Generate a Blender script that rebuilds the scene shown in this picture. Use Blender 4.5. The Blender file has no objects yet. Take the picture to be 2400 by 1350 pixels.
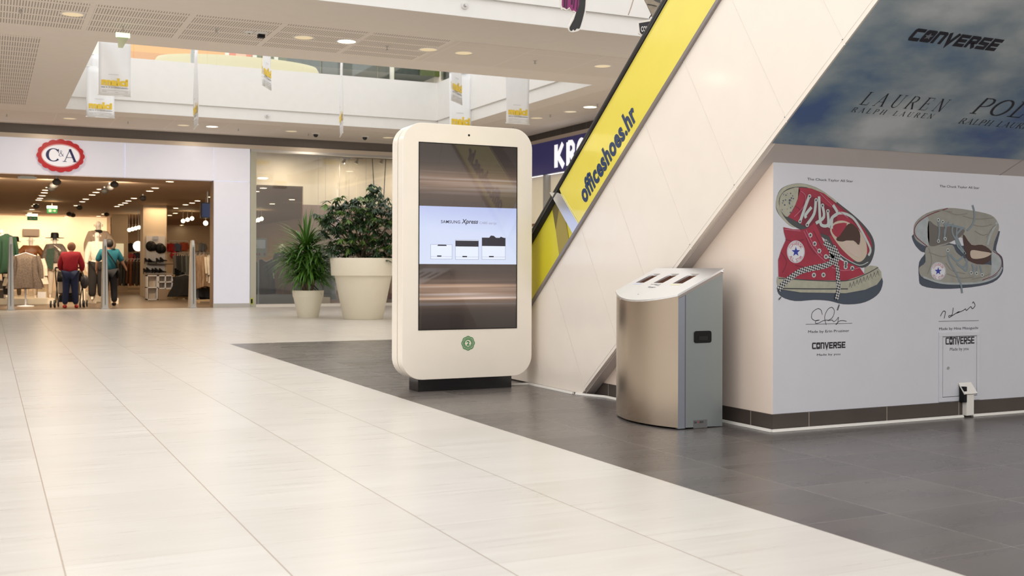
import bpy, bmesh, math, random
from mathutils import Vector, Matrix, Euler
from mathutils.geometry import tessellate_polygon
random.seed(7)
SC = bpy.context.scene
COL = SC.collection
# ------------------------------------------------------------------ camera
FPX, CXP, CYP, EYE, ROLL = 2551.0, 1200.0, 631.4, 0.95, math.radians(0.158)
_th = math.atan(1228 / FPX)
FW = Vector((math.sin(_th), math.cos(_th), 0)); _r0 = Vector((math.cos(_th), -math.sin(_th), 0)); _u0 = Vector((0, 0, 1))
RT = _r0 * math.cos(ROLL) + _u0 * math.sin(ROLL); UP = _u0 * math.cos(ROLL) - _r0 * math.sin(ROLL)
CAM = Vector((0, 0, EYE))
cd = bpy.data.cameras.new('camera'); cam = bpy.data.objects.new('camera', cd); COL.objects.link(cam)
cam.matrix_world = Matrix(((RT.x, UP.x, -FW.x, 0), (RT.y, UP.y, -FW.y, 0), (RT.z, UP.z, -FW.z, EYE), (0, 0, 0, 1)))
cd.sensor_width = 36; cd.lens = FPX / 2400 * 36; cd.shift_y = -(675 - CYP) / 2400
cd.clip_start = 0.05; cd.clip_end = 300
cd.dof.use_dof = True; cd.dof.focus_distance = 7.6; cd.dof.aperture_fstop = 5.0
SC.camera = cam
# ------------------------------------------------------------------ light
SC.view_settings.view_transform = 'Standard'; SC.view_settings.look = 'None'
SC.view_settings.gamma = 1; SC.view_settings.use_curve_mapping = False
SC.view_settings.exposure = -0.06
SC.cycles.max_bounces = 8; SC.cycles.diffuse_bounces = 5; SC.cycles.glossy_bounces = 4
SC.cycles.transparent_max_bounces = 8; SC.cycles.transmission_bounces = 4
SC.cycles.sample_clamp_indirect = 6; SC.cycles.caustics_reflective = False; SC.cycles.caustics_refractive = False
SC.cycles.use_denoising = True
W = bpy.data.worlds.new('world'); SC.world = W; W.use_nodes = True
W.node_tree.nodes['Background'].inputs[0].default_value = (1.0, 0.985, 0.965, 1)
W.node_tree.nodes['Background'].inputs[1].default_value = 1.75

def area(name, loc, sx, sy, power, color=(1, 1, 1), rot=(0, 0, 0), spread=180):
    l = bpy.data.lights.new(name, 'AREA'); l.shape = 'RECTANGLE'; l.size = sx; l.size_y = sy; l.energy = power; l.color = color
    l.spread = math.radians(spread)
    o = bpy.data.objects.new(name, l); o.location = loc; o.rotation_euler = rot; COL.objects.link(o); return o
WARM = (1.0, 0.68, 0.38)
# downlights of the two low ceiling strips, of the shop and of the window bay
for x in (0.97, 4.62, 6.45, 8.86, -3): area('ceiling_strip_light', (x, 15.08, 4.19), .3, .3, 26, (1, .86, .68))
for x in (1.2, 4.63, 7.6, -2.5): area('walkway_light', (x, 25.5, 4.19), .3, .3, 22, (1, .86, .68))
for y in (29.5, 33.5, 38, 43, 48, 53):
    for x in (-1.5, 1.8, 5.2, 8.6):
        area('shop_light', (x, y, 3.02), .8, .8, 20, WARM)
for x in (.3, 1.5, 2.7, 4.2): area('shop_wall_light', (x, 47.6, 2.95), .2, .15, 34, (1, .78, .54), (math.radians(38), 0, 0))
for x in (0, 1.3, 3.0): area('shop_front_spot', (x, 28.4, 3.0), .25, .25, 75, (1, .82, .6), (math.radians(35), 0, 0))
for x in (6.9, 8.6, 10.3): area('window_spot', (x, 27.5, 3.7), .25, .25, 22, (1, .84, .66), (math.radians(15), 0, 0))

# ------------------------------------------------------------------ pixel rays to planes of the place
def ray(x, y): return FW + RT * ((x - CXP) / FPX) - UP * ((y - CYP) / FPX)
def hit(x, y, ax, v):
    d = ray(x, y); return CAM + d * ((v - CAM[ax]) / d[ax])
def onp(x, y, p0, n):
    d = ray(x, y); return CAM + d * ((p0 - CAM).dot(n) / d.dot(n))
def at(x, y, Y): return hit(x, y, 1, Y)
def gx_(px, Y): return at(px, 628, Y).x
def ppm(Y, X=3): return FPX / (Y * FW.y + X * FW.x)
# ------------------------------------------------------------------ materials
MATS = {}
def mat(name, col, rough=.5, metal=0, emit=0, ecol=None, noise=0, nscale=6, bump=0, bscale=60, stretch=(1, 1, 1), alpha=1, coat=0, spec=.5, trans=0, col2=None):
    if name in MATS: return MATS[name]
    m = bpy.data.materials.new(name); m.use_nodes = True; nt = m.node_tree; b = nt.nodes['Principled BSDF']
    b.inputs['Base Color'].default_value = (*col, 1); b.inputs['Roughness'].default_value = rough; b.inputs['Metallic'].default_value = metal
    b.inputs['Specular IOR Level'].default_value = spec; b.inputs['Coat Weight'].default_value = coat; b.inputs['Coat Roughness'].default_value = .1
    b.inputs['Alpha'].default_value = alpha; b.inputs['Transmission Weight'].default_value = trans
    if emit:
        b.inputs['Emission Color'].default_value = (*(ecol or col), 1); b.inputs['Emission Strength'].default_value = emit
    tc = nt.nodes.new('ShaderNodeTexCoord'); mp = nt.nodes.new('ShaderNodeMapping'); mp.inputs['Scale'].default_value = stretch
    nt.links.new(tc.outputs['Object'], mp.inputs['Vector'])
    nz = nt.nodes.new('ShaderNodeTexNoise'); nz.inputs['Scale'].default_value = nscale; nz.inputs['Detail'].default_value = 4
    nt.links.new(mp.outputs[0], nz.inputs['Vector'])
    n = noise or .04
    mx = nt.nodes.new('ShaderNodeMix'); mx.data_type = 'RGBA'
    c2 = col2 or tuple(max(0, c * (1 - n)) for c in col); c1 = col if col2 else tuple(min(1, c * (1 + n * .5)) for c in col)
    mx.inputs[6].default_value = (*c2, 1); mx.inputs[7].default_value = (*c1, 1)
    nt.links.new(nz.outputs[0], mx.inputs[0]); nt.links.new(mx.outputs[2], b.inputs['Base Color'])
    if bump:
        n2 = nt.nodes.new('ShaderNodeTexNoise'); n2.inputs['Scale'].default_value = bscale; n2.inputs['Detail'].default_value = 3
        bp = nt.nodes.new('ShaderNodeBump'); bp.inputs['Strength'].default_value = bump; bp.inputs['Distance'].default_value = .004
        nt.links.new(mp.outputs[0], n2.inputs['Vector']); nt.links.new(n2.outputs[0], bp.inputs['Height']); nt.links.new(bp.outputs[0], b.inputs['Normal'])
    MATS[name] = m; return m
class NT:
    """tiny node graph helper"""
    def __init__(s, m): s.nt = m.node_tree; s.b = s.nt.nodes['Principled BSDF']
    def n(s, t, **k):
        x = s.nt.nodes.new('ShaderNode' + t)
        for a, v in k.items(): setattr(x, a, v)
        return x
    def l(s, a, b): s.nt.links.new(a, b)
    def setv(s, sock, v):
        if hasattr(v, 'is_output') or isinstance(v, bpy.types.NodeSocket): s.l(v, sock)
        else: sock.default_value = v
    def m(s, op, a, b=None, c=None):
        x = s.n('Math', operation=op); s.setv(x.inputs[0], a)
        if b is not None: s.setv(x.inputs[1], b)
        if c is not None: s.setv(x.inputs[2], c)
        return x.outputs[0]
    def mix(s, f, a, b):
        x = s.n('Mix', data_type='RGBA'); s.setv(x.inputs[0], f)
        s.setv(x.inputs[6], a if isinstance(a, bpy.types.NodeSocket) else (*a, 1)); s.setv(x.inputs[7], b if isinstance(b, bpy.types.NodeSocket) else (*b, 1))
        return x.outputs[2]
    def xyz(s):
        tc = s.n('TexCoord'); sp = s.n('SeparateXYZ'); s.l(tc.outputs['Object'], sp.inputs[0]); return tc.outputs['Object'], sp.outputs
    def noise(s, vec, scale, stretch=(1, 1, 1), detail=4):
        mp = s.n('Mapping'); mp.inputs['Scale'].default_value = stretch; s.l(vec, mp.inputs[0])
        nz = s.n('TexNoise'); nz.inputs['Scale'].default_value = scale; nz.inputs['Detail'].default_value = detail; s.l(mp.outputs[0], nz.inputs['Vector'])
        return nz.outputs[0]
def line(g, coord, period, off, w):
    """1 on a joint line of width w"""
    a = g.m('SUBTRACT', coord, off); a = g.m('ADD', a, w / 2); a = g.m('FLOORED_MODULO', a, period); return g.m('LESS_THAN', a, w)
def cell(g, coord, period, off): return g.m('FLOOR', g.m('DIVIDE', g.m('SUBTRACT', coord, off), period))
def tile_mat(name, cA, cB, joint, px, ox, py, oy, wx, wy, jx, jy, rough, stretch, streak, jc2=None):
    m = mat(name, cA, rough); g = NT(m); v, s = g.xyz()
    cx, cy = cell(g, s[0], px, ox), cell(g, s[1], py, oy)
    cb = g.n('CombineXYZ'); g.l(cx, cb.inputs[0]); g.l(cy, cb.inputs[1])
    wn = g.n('TexWhiteNoise', noise_dimensions='2D'); g.l(cb.outputs[0], wn.inputs['Vector'])
    # each tile gets its own piece of the streak pattern
    ad = g.n('VectorMath', operation='MULTIPLY_ADD'); g.l(cb.outputs[0], ad.inputs[0]); ad.inputs[1].default_value = (3.7, 5.1, 0); g.l(v, ad.inputs[2])
    st = g.noise(ad.outputs[0], streak, stretch, 5)
    st2 = g.noise(ad.outputs[0], 1.6, (1, 2.2, 1), 3)
    f = g.m('ADD', g.m('MULTIPLY', g.m('SUBTRACT', st, .5), 1.0), g.m('ADD', g.m('MULTIPLY', wn.outputs[0], .3), g.m('MULTIPLY', st2, .55)))
    cl = g.n('Clamp'); g.l(f, cl.inputs[0])
    c = g.mix(cl.outputs[0], cA, cB)
    lx, ly = line(g, s[0], px, ox, wx), line(g, s[1], py, oy, wy)
    c = g.mix(g.m('MULTIPLY', ly, jy), c, joint); c = g.mix(g.m('MULTIPLY', lx, jx), c, joint)
    g.l(c, g.b.inputs['Base Color'])
    g.l(g.m('ADD', rough, g.m('MULTIPLY', g.m('SUBTRACT', st, .5), .16)), g.b.inputs['Roughness'])
    return m
M_floor = tile_mat('beige_floor_tile', (.575, .54, .495), (.695, .665, .62), (.33, .25, .20), .6315, .2185, .559, .952, .0055, .003, .8, .42, .30, (.35, 5, 1), 5)
M_dark = tile_mat('dark_floor_tile', (.075, .065, .062), (.160, .140, .132), (.30, .26, .235), .6315, 3.18, .559, .952, .004, .004, .75, .5, .28, (.45, 1.8, 1), 3.0)
M_wtile = tile_mat('brown_skirting_tile', (.055, .042, .036), (.085, .066, .056), (.35, .3, .25), .62, 4.43, .559, 5.3, .006, .006, .9, .9, .45, (1, 1, 3), 4)
M_band = tile_mat('brown_band_tile', (.042, .034, .031), (.06, .049, .045), (.16, .14, .13), .6, 0, .6, 0, .012, .012, .9, .9, .5, (2, 2, 2), 5)
M_ceil = mat('ceiling_plaster', (.87, .80, .735), .9)
M_white = mat('white_plaster', (.82, .81, .79), .8)
M_offw = mat('off_white_paint', (.8, .77, .72), .55)
M_wallbeige = mat('beige_wall_paint', (.70, .60, .52), .55)
M_vinyl = mat('white_vinyl', (.66, .66, .71), .45, bump=.12, bscale=40)
M_steel = mat('brushed_steel', (.62, .60, .58), .3, 1, bump=.05, bscale=90, stretch=(1, 1, 30))
M_steel2 = mat('satin_steel_sheet', (.34, .38, .39), .42, 1, bump=.04, bscale=120)
M_lid = mat('bright_steel_lid', (.90, .92, .95), .32, 1)
M_black = mat('black_plastic', (.008, .008, .009), .5, spec=.2)
M_blackgloss = mat('black_gloss', (.01, .01, .011), .15)
M_rubber = mat('black_rubber', (.012, .011, .011), .55)
M_kiosk = mat('cream_kiosk_paint', (.93, .86, .765), .32, coat=.15)
M_clad = mat('cream_escalator_cladding', (.90, .82, .735), .27, coat=.2)
M_seam = mat('pale_seam', (.88, .83, .76), .5)
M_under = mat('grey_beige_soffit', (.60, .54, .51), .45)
M_yellow = mat('yellow_panel', (.86, .73, .11), .16, coat=.6)
M_yellow2 = mat('yellow_inner_panel', (.70, .62, .04), .3)
M_navy = mat('navy_ink', (.02, .045, .12), .4)
M_ink = mat('black_ink', (.018, .017, .024), .5)
M_greyink = mat('grey_ink', (.12, .12, .14), .5)
M_alu = mat('aluminium', (.55, .54, .53), .35, 1)
M_grey = mat('grey_metal_paint', (.42, .42, .43), .4, .4)
M_glow = mat('lamp_glow', (1, .93, .78), .5, emit=6, ecol=(1, .86, .62))
M_glowoff = mat('lamp_dim', (.8, .7, .5), .3, emit=.45, ecol=(1, .8, .5))
M_lightbox = mat('backlit_white_acrylic', (.70, .71, .80), .25, emit=.26, ecol=(.86, .87, 1.0))
def glass(name, tint=(1, 1, 1), a=.12, rough=.02):
    """thin pane: partly see-through, partly mirror"""
    m = bpy.data.materials.new(name); m.use_nodes = True; nt = m.node_tree; nt.nodes.clear()
    out = nt.nodes.new('ShaderNodeOutputMaterial'); mx = nt.nodes.new('ShaderNodeMixShader'); t = nt.nodes.new('ShaderNodeBsdfTransparent'); gl = nt.nodes.new('ShaderNodeBsdfGlossy')
    lw = nt.nodes.new('ShaderNodeFresnel'); lw.inputs[0].default_value = 1.5
    ad = nt.nodes.new('ShaderNodeMath'); ad.operation = 'ADD'; ad.inputs[1].default_value = a; nt.links.new(lw.outputs[0], ad.inputs[0])
    t.inputs[0].default_value = (*tint, 1); gl.inputs[1].default_value = rough
    nt.links.new(ad.outputs[0], mx.inputs[0]); nt.links.new(t.outputs[0], mx.inputs[1]); nt.links.new(gl.outputs[0], mx.inputs[2]); nt.links.new(mx.outputs[0], out.inputs[0])
    MATS[name] = m; return m
M_glass = glass('shop_glass', (.93, .95, .94), .06)
M_rail = glass('balustrade_glass', (.94, .96, .93), .05)
# slotted ceiling boards
M_perf = mat('slotted_ceiling_board', (.87, .80, .735), .9); g = NT(M_perf); v, s = g.xyz()
sx = g.m('LESS_THAN', g.m('FLOORED_MODULO', s[0], .034), .013)
sy = g.m('GREATER_THAN', g.m('FLOORED_MODULO', g.m('SUBTRACT', s[1], .03), .39), .07)
sb = g.m('LESS_THAN', g.m('FLOORED_MODULO', s[0], 1.2), 1.13)
f = g.m('MULTIPLY', g.m('MULTIPLY', sx, sy), sb)
c = g.mix(f, (.87, .80, .735), (.42, .36, .32)); g.l(c, g.b.inputs['Base Color'])
M_perf2 = mat('plain_ceiling_board', (.87, .80, .735), .9); g = NT(M_perf2); v, s = g.xyz()
c = g.mix(g.m('MAXIMUM', line(g, s[0], 1.2, .1, .012), line(g, s[1], 1.2, .3, .012)), (.81, .74, .67), (.90, .84, .78)); g.l(c, g.b.inputs['Base Color'])
# ------------------------------------------------------------------ mesh builder
class MB:
    def __init__(s): s.v = []; s.f = []; s.mi = []; s.cur = 0
    def add(s, vs, fs):
        o = len(s.v); s.v += [Vector(p) for p in vs]
        for f in fs: s.f.append([i + o for i in f]); s.mi.append(s.cur)
        return s
    def box(s, x0, y0, z0, x1, y1, z1):
        return s.add([(x0, y0, z0), (x1, y0, z0), (x1, y1, z0), (x0, y1, z0), (x0, y0, z1), (x1, y0, z1), (x1, y1, z1), (x0, y1, z1)],
                     [(3, 2, 1, 0), (4, 5, 6, 7), (0, 1, 5, 4), (1, 2, 6, 5), (2, 3, 7, 6), (3, 0, 4, 7)])
    def quad(s, a, b, c, d): return s.add([a, b, c, d], [(0, 1, 2, 3)])
    def poly(s, pts): return s.add(pts, [tuple(range(len(pts)))])
    def prism(s, pts, d):
        """polygon (3-d points, may be concave) pushed along vector d"""
        n = len(pts); d = Vector(d); P = [Vector(p) for p in pts]
        tri = tessellate_polygon([P]); A = P + [p + d for p in P]
        fs = [tuple(t) for t in tri] + [tuple(i + n for i in reversed(t)) for t in tri] + [(i, (i + 1) % n, n + (i + 1) % n, n + i) for i in range(n)]
        return s.add(A, fs)
    def tube(s, pts, r, n=8, cap=True):
        pts = [Vector(p) for p in pts]; rs = r if isinstance(r, (list, tuple)) else [r] * len(pts); V = []; Fs = []
        prev = None
        for i, p in enumerate(pts):
            t = (pts[min(i + 1, len(pts) - 1)] - pts[max(i - 1, 0)]).normalized()
            if prev is None: a = t.orthogonal().normalized()
            else: a = (prev - t * prev.dot(t)).normalized()
            prev = a; b = t.cross(a)
            for k in range(n):
                q = 2 * math.pi * k / n; V.append(p + (a * math.cos(q) + b * math.sin(q)) * rs[i])
        for i in range(len(pts) - 1):
            for k in range(n): Fs.append((i * n + k, i * n + (k + 1) % n, (i + 1) * n + (k + 1) % n, (i + 1) * n + k))
        if cap: Fs += [tuple(reversed(range(n))), tuple(range((len(pts) - 1) * n, len(pts) * n))]
        return s.add(V, Fs)
    def lathe(s, c, prof, n=32, sx=1, sy=1, close=True):
        V = []; Fs = []
        for r, z in prof:
            for k in range(n):
                q = 2 * math.pi * k / n; V.append((c[0] + r * math.cos(q) * sx, c[1] + r * math.sin(q) * sy, c[2] + z))
        m = len(prof)
        for i in range(m - 1):
            for k in range(n): Fs.append((i * n + k, i * n + (k + 1) % n, (i + 1) * n + (k + 1) % n, (i + 1) * n + k))
        if close: Fs += [tuple(reversed(range(n))), tuple(range((m - 1) * n, m * n))]
        return s.add(V, Fs)
    def ball(s, c, rx, ry=None, rz=None, n=12, m=8):
        ry = ry or rx; rz = rz or rx
        return s.lathe(c, [(max(1e-4, math.sin(math.pi * i / m)), -math.cos(math.pi * i / m) * rz) for i in range(m + 1)], n, rx, ry)
    def ribbon(s, pts, w, nrm, closed=False):
        """flat band of width w along pts lying in the plane with normal nrm"""
        pts = [Vector(p) for p in pts]; nrm = Vector(nrm).normalized(); n = len(pts); ws = w if isinstance(w, (list, tuple)) else [w] * n
        L = []; R = []
        for i in range(n):
            if closed: a, b = pts[i] - pts[i - 1], pts[(i + 1) % n] - pts[i]
            else:
                a = pts[i] - pts[i - 1] if i > 0 else pts[1] - pts[0]; b = pts[i + 1] - pts[i] if i < n - 1 else a
            a, b = a.normalized(), b.normalized(); na, nb = nrm.cross(a), nrm.cross(b); mm = (na + nb)
            mm = mm.normalized() if mm.length > 1e-6 else na; k = 1 / max(.35, mm.dot(nb))
            L.append(pts[i] + mm * ws[i] / 2 * k); R.append(pts[i] - mm * ws[i] / 2 * k)
        fs = [(i, i + 1, n + i + 1, n + i) for i in range(n - 1)]
        if closed: fs.append((n - 1, 0, n, 2 * n - 1))
        return s.add(L + R, fs)
    def build(s, name, material, parent=None, smooth=False, bevel=0, solid=0, **props):
        me = bpy.data.meshes.new(name); off = wloc(parent) if parent else Vector()
        me.from_pydata([tuple(p - off) for p in s.v], [], s.f)
        for mm in (material if isinstance(material, (list, tuple)) else [material]): me.materials.append(mm)
        if any(s.mi): me.polygons.foreach_set('material_index', s.mi)
        bm = bmesh.new(); bm.from_mesh(me); bmesh.ops.recalc_face_normals(bm, faces=bm.faces); bm.to_mesh(me); bm.free()
        if smooth:
            for p in me.polygons: p.use_smooth = True
            try: me.set_sharp_from_angle(angle=math.radians(40))
            except Exception: pass
        o = bpy.data.objects.new(name, me); COL.objects.link(o)
        if parent: o.parent = parent
        if solid:
            md = o.modifiers.new('solid', 'SOLIDIFY'); md.thickness = solid; md.offset = 0
        if bevel:
            md = o.modifiers.new('bevel', 'BEVEL'); md.width = bevel; md.segments = 2; md.limit_method = 'ANGLE'
        for k, v in props.items(): o[k] = v
        return o
def wloc(o):
    L = Vector()
    while o: L += o.location; o = o.parent
    return L
def thing(name, label, cat, loc=(0, 0, 0), group=None):
    o = bpy.data.objects.new(name, None); COL.objects.link(o); o.location = loc; o.empty_display_size = .1
    return tag(o, label, cat, group)
def tag(o, label, cat, group=None):
    o['label'] = label; o['category'] = cat
    if group: o['group'] = group
    return o
def struct(o): o['kind'] = 'structure'; return o
def copy_tree(o, loc, label=None, group=None, rz=None, scale=None):
    def cp(a, par):
        c = a.copy(); COL.objects.link(c); c.parent = par
        for ch in a.children: cp(ch, c)
        return c
    r = cp(o, None); r.location = loc
    if rz is not None: r.rotation_euler = (0, 0, rz)
    if scale: r.scale = scale
    if label: r['label'] = label
    if group: r['group'] = group
    return r
def text(body, O, xd, yd, width, height, material, parent=None, name='lettering', bold=0, shear=0, spacing=1, thick=0):
    """letters fitted into a width x height rectangle whose lower left corner is O"""
    cu = bpy.data.curves.new('t', 'FONT'); cu.body = body; cu.size = 1; cu.offset = bold; cu.shear = shear; cu.space_character = spacing; cu.resolution_u = 3
    ob = bpy.data.objects.new('t', cu); COL.objects.link(ob)
    dg = bpy.context.evaluated_depsgraph_get(); me = bpy.data.meshes.new_from_object(ob.evaluated_get(dg))
    bpy.data.objects.remove(ob)
    xs = [q.co.x for q in me.vertices]; ys = [q.co.y for q in me.vertices]
    x0, x1, y0, y1 = min(xs), max(xs), min(ys), max(ys); O = Vector(O); xd = Vector(xd).normalized(); yd = Vector(yd).normalized()
    k = width / (x1 - x0); ky = (height / (y1 - y0)) if height else k
    b = MB(); nrm = xd.cross(yd)
    b.add([O + xd * ((q.co.x - x0) * k) + yd * ((q.co.y - y0) * ky) for q in me.vertices], [tuple(p.vertices) for p in me.polygons])
    if thick:
        n = len(b.v); vs = [q + nrm * thick for q in b.v]; from collections import Counter
        ec = Counter(); 
        for f in b.f:
            for i in range(len(f)): ec[tuple(sorted((f[i], f[(i + 1) % len(f)])))] += 1
        fs = [[i + n for i in f] for f in b.f] + [(e[0], e[1], e[1] + n, e[0] + n) for e, c in ec.items() if c == 1]
        b.v += vs; b.f += [list(f) for f in fs]; b.mi += [0] * len(fs)
    bpy.data.meshes.remove(me)
    return b.build(name, material, parent)
def skin(verts, edges, radii, name, material, parent, sub=1, root=0):
    """one continuous tapered body grown over a skeleton"""
    me = bpy.data.meshes.new('k'); me.from_pydata([tuple(v) for v in verts], edges, []); ob = bpy.data.objects.new('k', me); COL.objects.link(ob)
    md = ob.modifiers.new('s', 'SKIN'); md.use_smooth_shade = True
    for i, r in enumerate(radii):
        sv = me.skin_vertices[0].data[i]; sv.radius = r if isinstance(r, tuple) else (r, r); sv.use_root = (i == root)
    m2 = ob.modifiers.new('d', 'SUBSURF'); m2.levels = sub; m2.render_levels = sub
    dg = bpy.context.evaluated_depsgraph_get(); out = bpy.data.meshes.new_from_object(ob.evaluated_get(dg)); bpy.data.objects.remove(ob); bpy.data.meshes.remove(me)
    out.materials.clear(); out.materials.append(material); out.name = name
    o = bpy.data.objects.new(name, out); COL.objects.link(o); o.parent = parent
    return o
# ================================================================== THE SETTING
ZC, ZP, XE = 4.216, 5.36, 4.05
b = MB(); b.quad((-9, -9, 0), (2.745, -9, 0), (2.745, 27, 0), (-9, 27, 0)); b.quad((2.745, 13.915, 0), (12, 13.915, 0), (12, 27, 0), (2.745, 27, 0))
b.cur = 1; b.quad((2.745, -9, 0), (12, -9, 0), (12, 13.915, 0), (2.745, 13.915, 0))
b.cur = 0; b.box(-9, -9, -.2, 12, 27, -.02)
struct(b.build('floor', [M_floor, M_dark]))
M_sfloor = mat('shop_floor_vinyl', (.20, .145, .105), .32, noise=.2, nscale=3)
b = MB(); b.box(-7, 27, -.2, 12, 60, .0); struct(b.build('floor', M_sfloor))
# low ceiling: bridge, side strips, walkway in front of the shop
b = MB(); Z1 = 4.45
def slab(x0, y0, x1, y1): b.box(x0, y0, ZC, x1, y1, Z1)
slab(-9, 12.96, 12, 16.7); slab(-9, 16.7, 1.42, 24.07); slab(-9, 24.07, 12, 27.2); slab(9.62, 16.7, 12, 24.07); 
struct(b.build('ceiling', M_ceil))
b = MB(); e = ZC - .006
b.box(-9, 14.38, e, 6.0, 15.96, ZC); b.box(-9, 16.8, e, .67, 23.8, ZC); struct(b.build('ceiling', M_perf))
b = MB(); b.box(6.0, 14.38, e, 11.9, 15.96, ZC); b.box(-9, 24.75, e, 11.2, 26.5, ZC); b.box(10.1, 16.7, e, 11.3, 24.7, ZC); struct(b.build('ceiling', M_perf2))
# curbs and white parapets of the upper floor round the two openings
def curb(pts, name):
    """upstand band running round an opening, a little set back under the parapet above"""
    for p, q in zip(pts[:-1], pts[1:]):
        bb = MB(); bb.box(min(p[0], q[0]) - .062, min(p[1], q[1]) - .062, ZC + .001, max(p[0], q[0]) + .062, max(p[1], q[1]) + .062, 4.47); struct(bb.build(name, M_white))
        bb = MB(); bb.box(min(p[0], q[0]) - .1, min(p[1], q[1]) - .1, 4.47, max(p[0], q[0]) + .1, max(p[1], q[1]) + .1, ZP); struct(bb.build('wall_parapet', M_white))
curb([(1.37, 24.12), (9.62, 24.12)], 'trim_1'); curb([(9.67, 16.65), (9.67, 24.07)], 'trim_2'); curb([(1.37, 16.65), (9.6, 16.65)], 'trim_3'); curb([(1.33, 16.7), (1.33, 24.0)], 'trim_4')
curb([(-7, 13.01), (11.9, 13.01)], 'trim_5')
# enclosing walls of the hall (upper floor included) and of the shop
M_far = mat('hall_wall_paint', (.82, .78, .73), .7)
def wall(name, x0, y0, z0, x1, y1, z1, m): q = MB(); q.box(x0, y0, z0, x1, y1, z1); return struct(q.build(name, m))
wall('wall_left', -9.2, -9, 0, -9, 12.96, 3.0, M_far); wall('wall_left', -9.2, 12.96, 0, -9, 34, 8, M_far); wall('wall_back', -9, -9.2, 0, 12, -9, 2.2, M_far)  # unseen left and back walls, kept low so daylight reaches upright faces
wall('wall_right', 12.0, -9, 0, 12.2, 13, 8, M_far); wall('wall_right', 12.0, 13, 4.2, 12.2, 34, 8, M_far)
wall('wall_upper', -9, 34, 4.45, 12, 34.2, 8.5, M_white)
wall('floor_upper', -9, 27.2, 4.2, 12, 34, 4.45, M_offw)
wall('trim_6', 9.75, 15.5, 4.45, 10.1, 15.85, 8, M_white)
# shop shell
M_sceil = mat('shop_ceiling_paint', (.42, .29, .19), .7)
M_swall = mat('shop_wall_paint', (.80, .66, .50), .7)
wall('ceiling', -7, 27.3, 3.1, 5.8, 60, 3.3, M_sceil); wall('ceiling', 5.8, 28.5, 3.1, 12, 60, 3.3, M_sceil); wall('wall_bay_side', 5.8, 27.4, 0, 5.83, 28.4, 4.2, M_swall)
M_swall = mat('shop_wall_paint', (.80, .66, .50), .7)
wall('wall_shop_left', -7, 27.3, 0, -6.8, 60, 3.1, M_swall); wall('wall_shop_right', 12.0, 27.3, 0, 12.2, 60, 4.2, M_swall)
xa = gx_(250, 49)
wall('wall_shop_back', -6.8, 49, 0, xa, 49.2, 3.1, M_swall); wall('wall_shop_rear', xa, 56, 0, 11.99, 56.2, 3.1, M_swall); wall('wall_shop_side', xa, 49, 0, xa + .15, 56, 3.1, mat('brown_portal', (.30, .20, .12), .6))
wall('wall_shop_recess', gx_(262, 46), 46, 0, gx_(300, 46), 46.2, 3.1, mat('taupe_wall', (.42, .32, .23), .7))
# band of dark tiles and frame strip above the shop front
wall('wall_front', -9, 27.0, 4.0, 12, 27.2, ZC, M_band)
M_fr = mat('champagne_frame', (.62, .54, .46), .4, .3)
wall('trim_7', -9, 26.96, 3.9, 12, 27.2, 4.0, M_fr)
# backlit fascia and column
wall('wall_backing', -9, 27.26, 3.12, 5.75, 27.29, 3.98, M_far)  # sheet added behind the fascia so no light shows through its seams
q = MB(); q.box(-9, 26.97, 3.09, 2.885, 27.25, 3.9); struct(q.build('wall_fascia', M_lightbox))
q = MB(); q.box(2.9, 26.97, 3.09, 4.93, 27.25, 3.9); struct(q.build('wall_fascia', M_lightbox))
q = MB(); q.box(4.94, 26.97, 3.09, 5.81, 27.4, 3.9); struct(q.build('wall_fascia', M_lightbox))
q = MB(); q.box(4.94, 26.97, .1, 5.81, 27.4, 3.08); struct(q.build('wall_column', M_lightbox))
wall('baseboard_front', 4.93, 26.95, 0, 5.82, 27.4, .1, mat('pale_grey_plinth', (.55, .54, .53), .4))
wall('trim_8', 4.926, 26.99, 0, 4.935, 27.4, 3.09, mat('brown_jamb', (.28, .19, .13), .5))
# shop window bay
wall('trim_9', 5.83, 26.98, 0, 5.97, 27.1, 3.9, mat('sage_frame', (.50, .50, .42), .5)); wall('trim_10', 5.97, 26.97, 0, 12, 27.1, .07, M_offw)
wall('trim_11', 5.83, 26.97, 3.84, 12, 27.1, 3.9, M_alu)
q = MB(); q.box(5.97, 27.03, .07, 8.55, 27.04, 3.84); struct(q.build('window_1', M_glass))
q = MB(); q.box(8.56, 27.03, .07, 12, 27.04, 3.84); struct(q.build('window_2', M_glass))
YB = 28.4; x1, z1 = at(711, 437, YB).x, at(711, 437, YB).z
M_bay = mat('bay_wall_paint', (.82, .73, .60), .7); M_bay2 = mat('bay_lower_panel', (.30, .21, .185), .6)
wall('wall_bay', 5.9, YB, z1, 12, YB + .1, 4.2, M_bay); zb = at(760, 481, YB).z
wall('wall_bay', x1, YB, zb, 12, YB + .1, z1, M_bay); wall('wall_bay_lower', x1, YB, 0, 12, YB + .12, zb, M_bay2)
wall('ceiling', 5.82, 27.1, 4.1, 12, YB, 4.2, M_bay); wall('floor_bay', 6.0, 27.1, 0, 12, YB, .06, mat('bay_floor_wood', (.30, .16, .09), .4))
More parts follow.
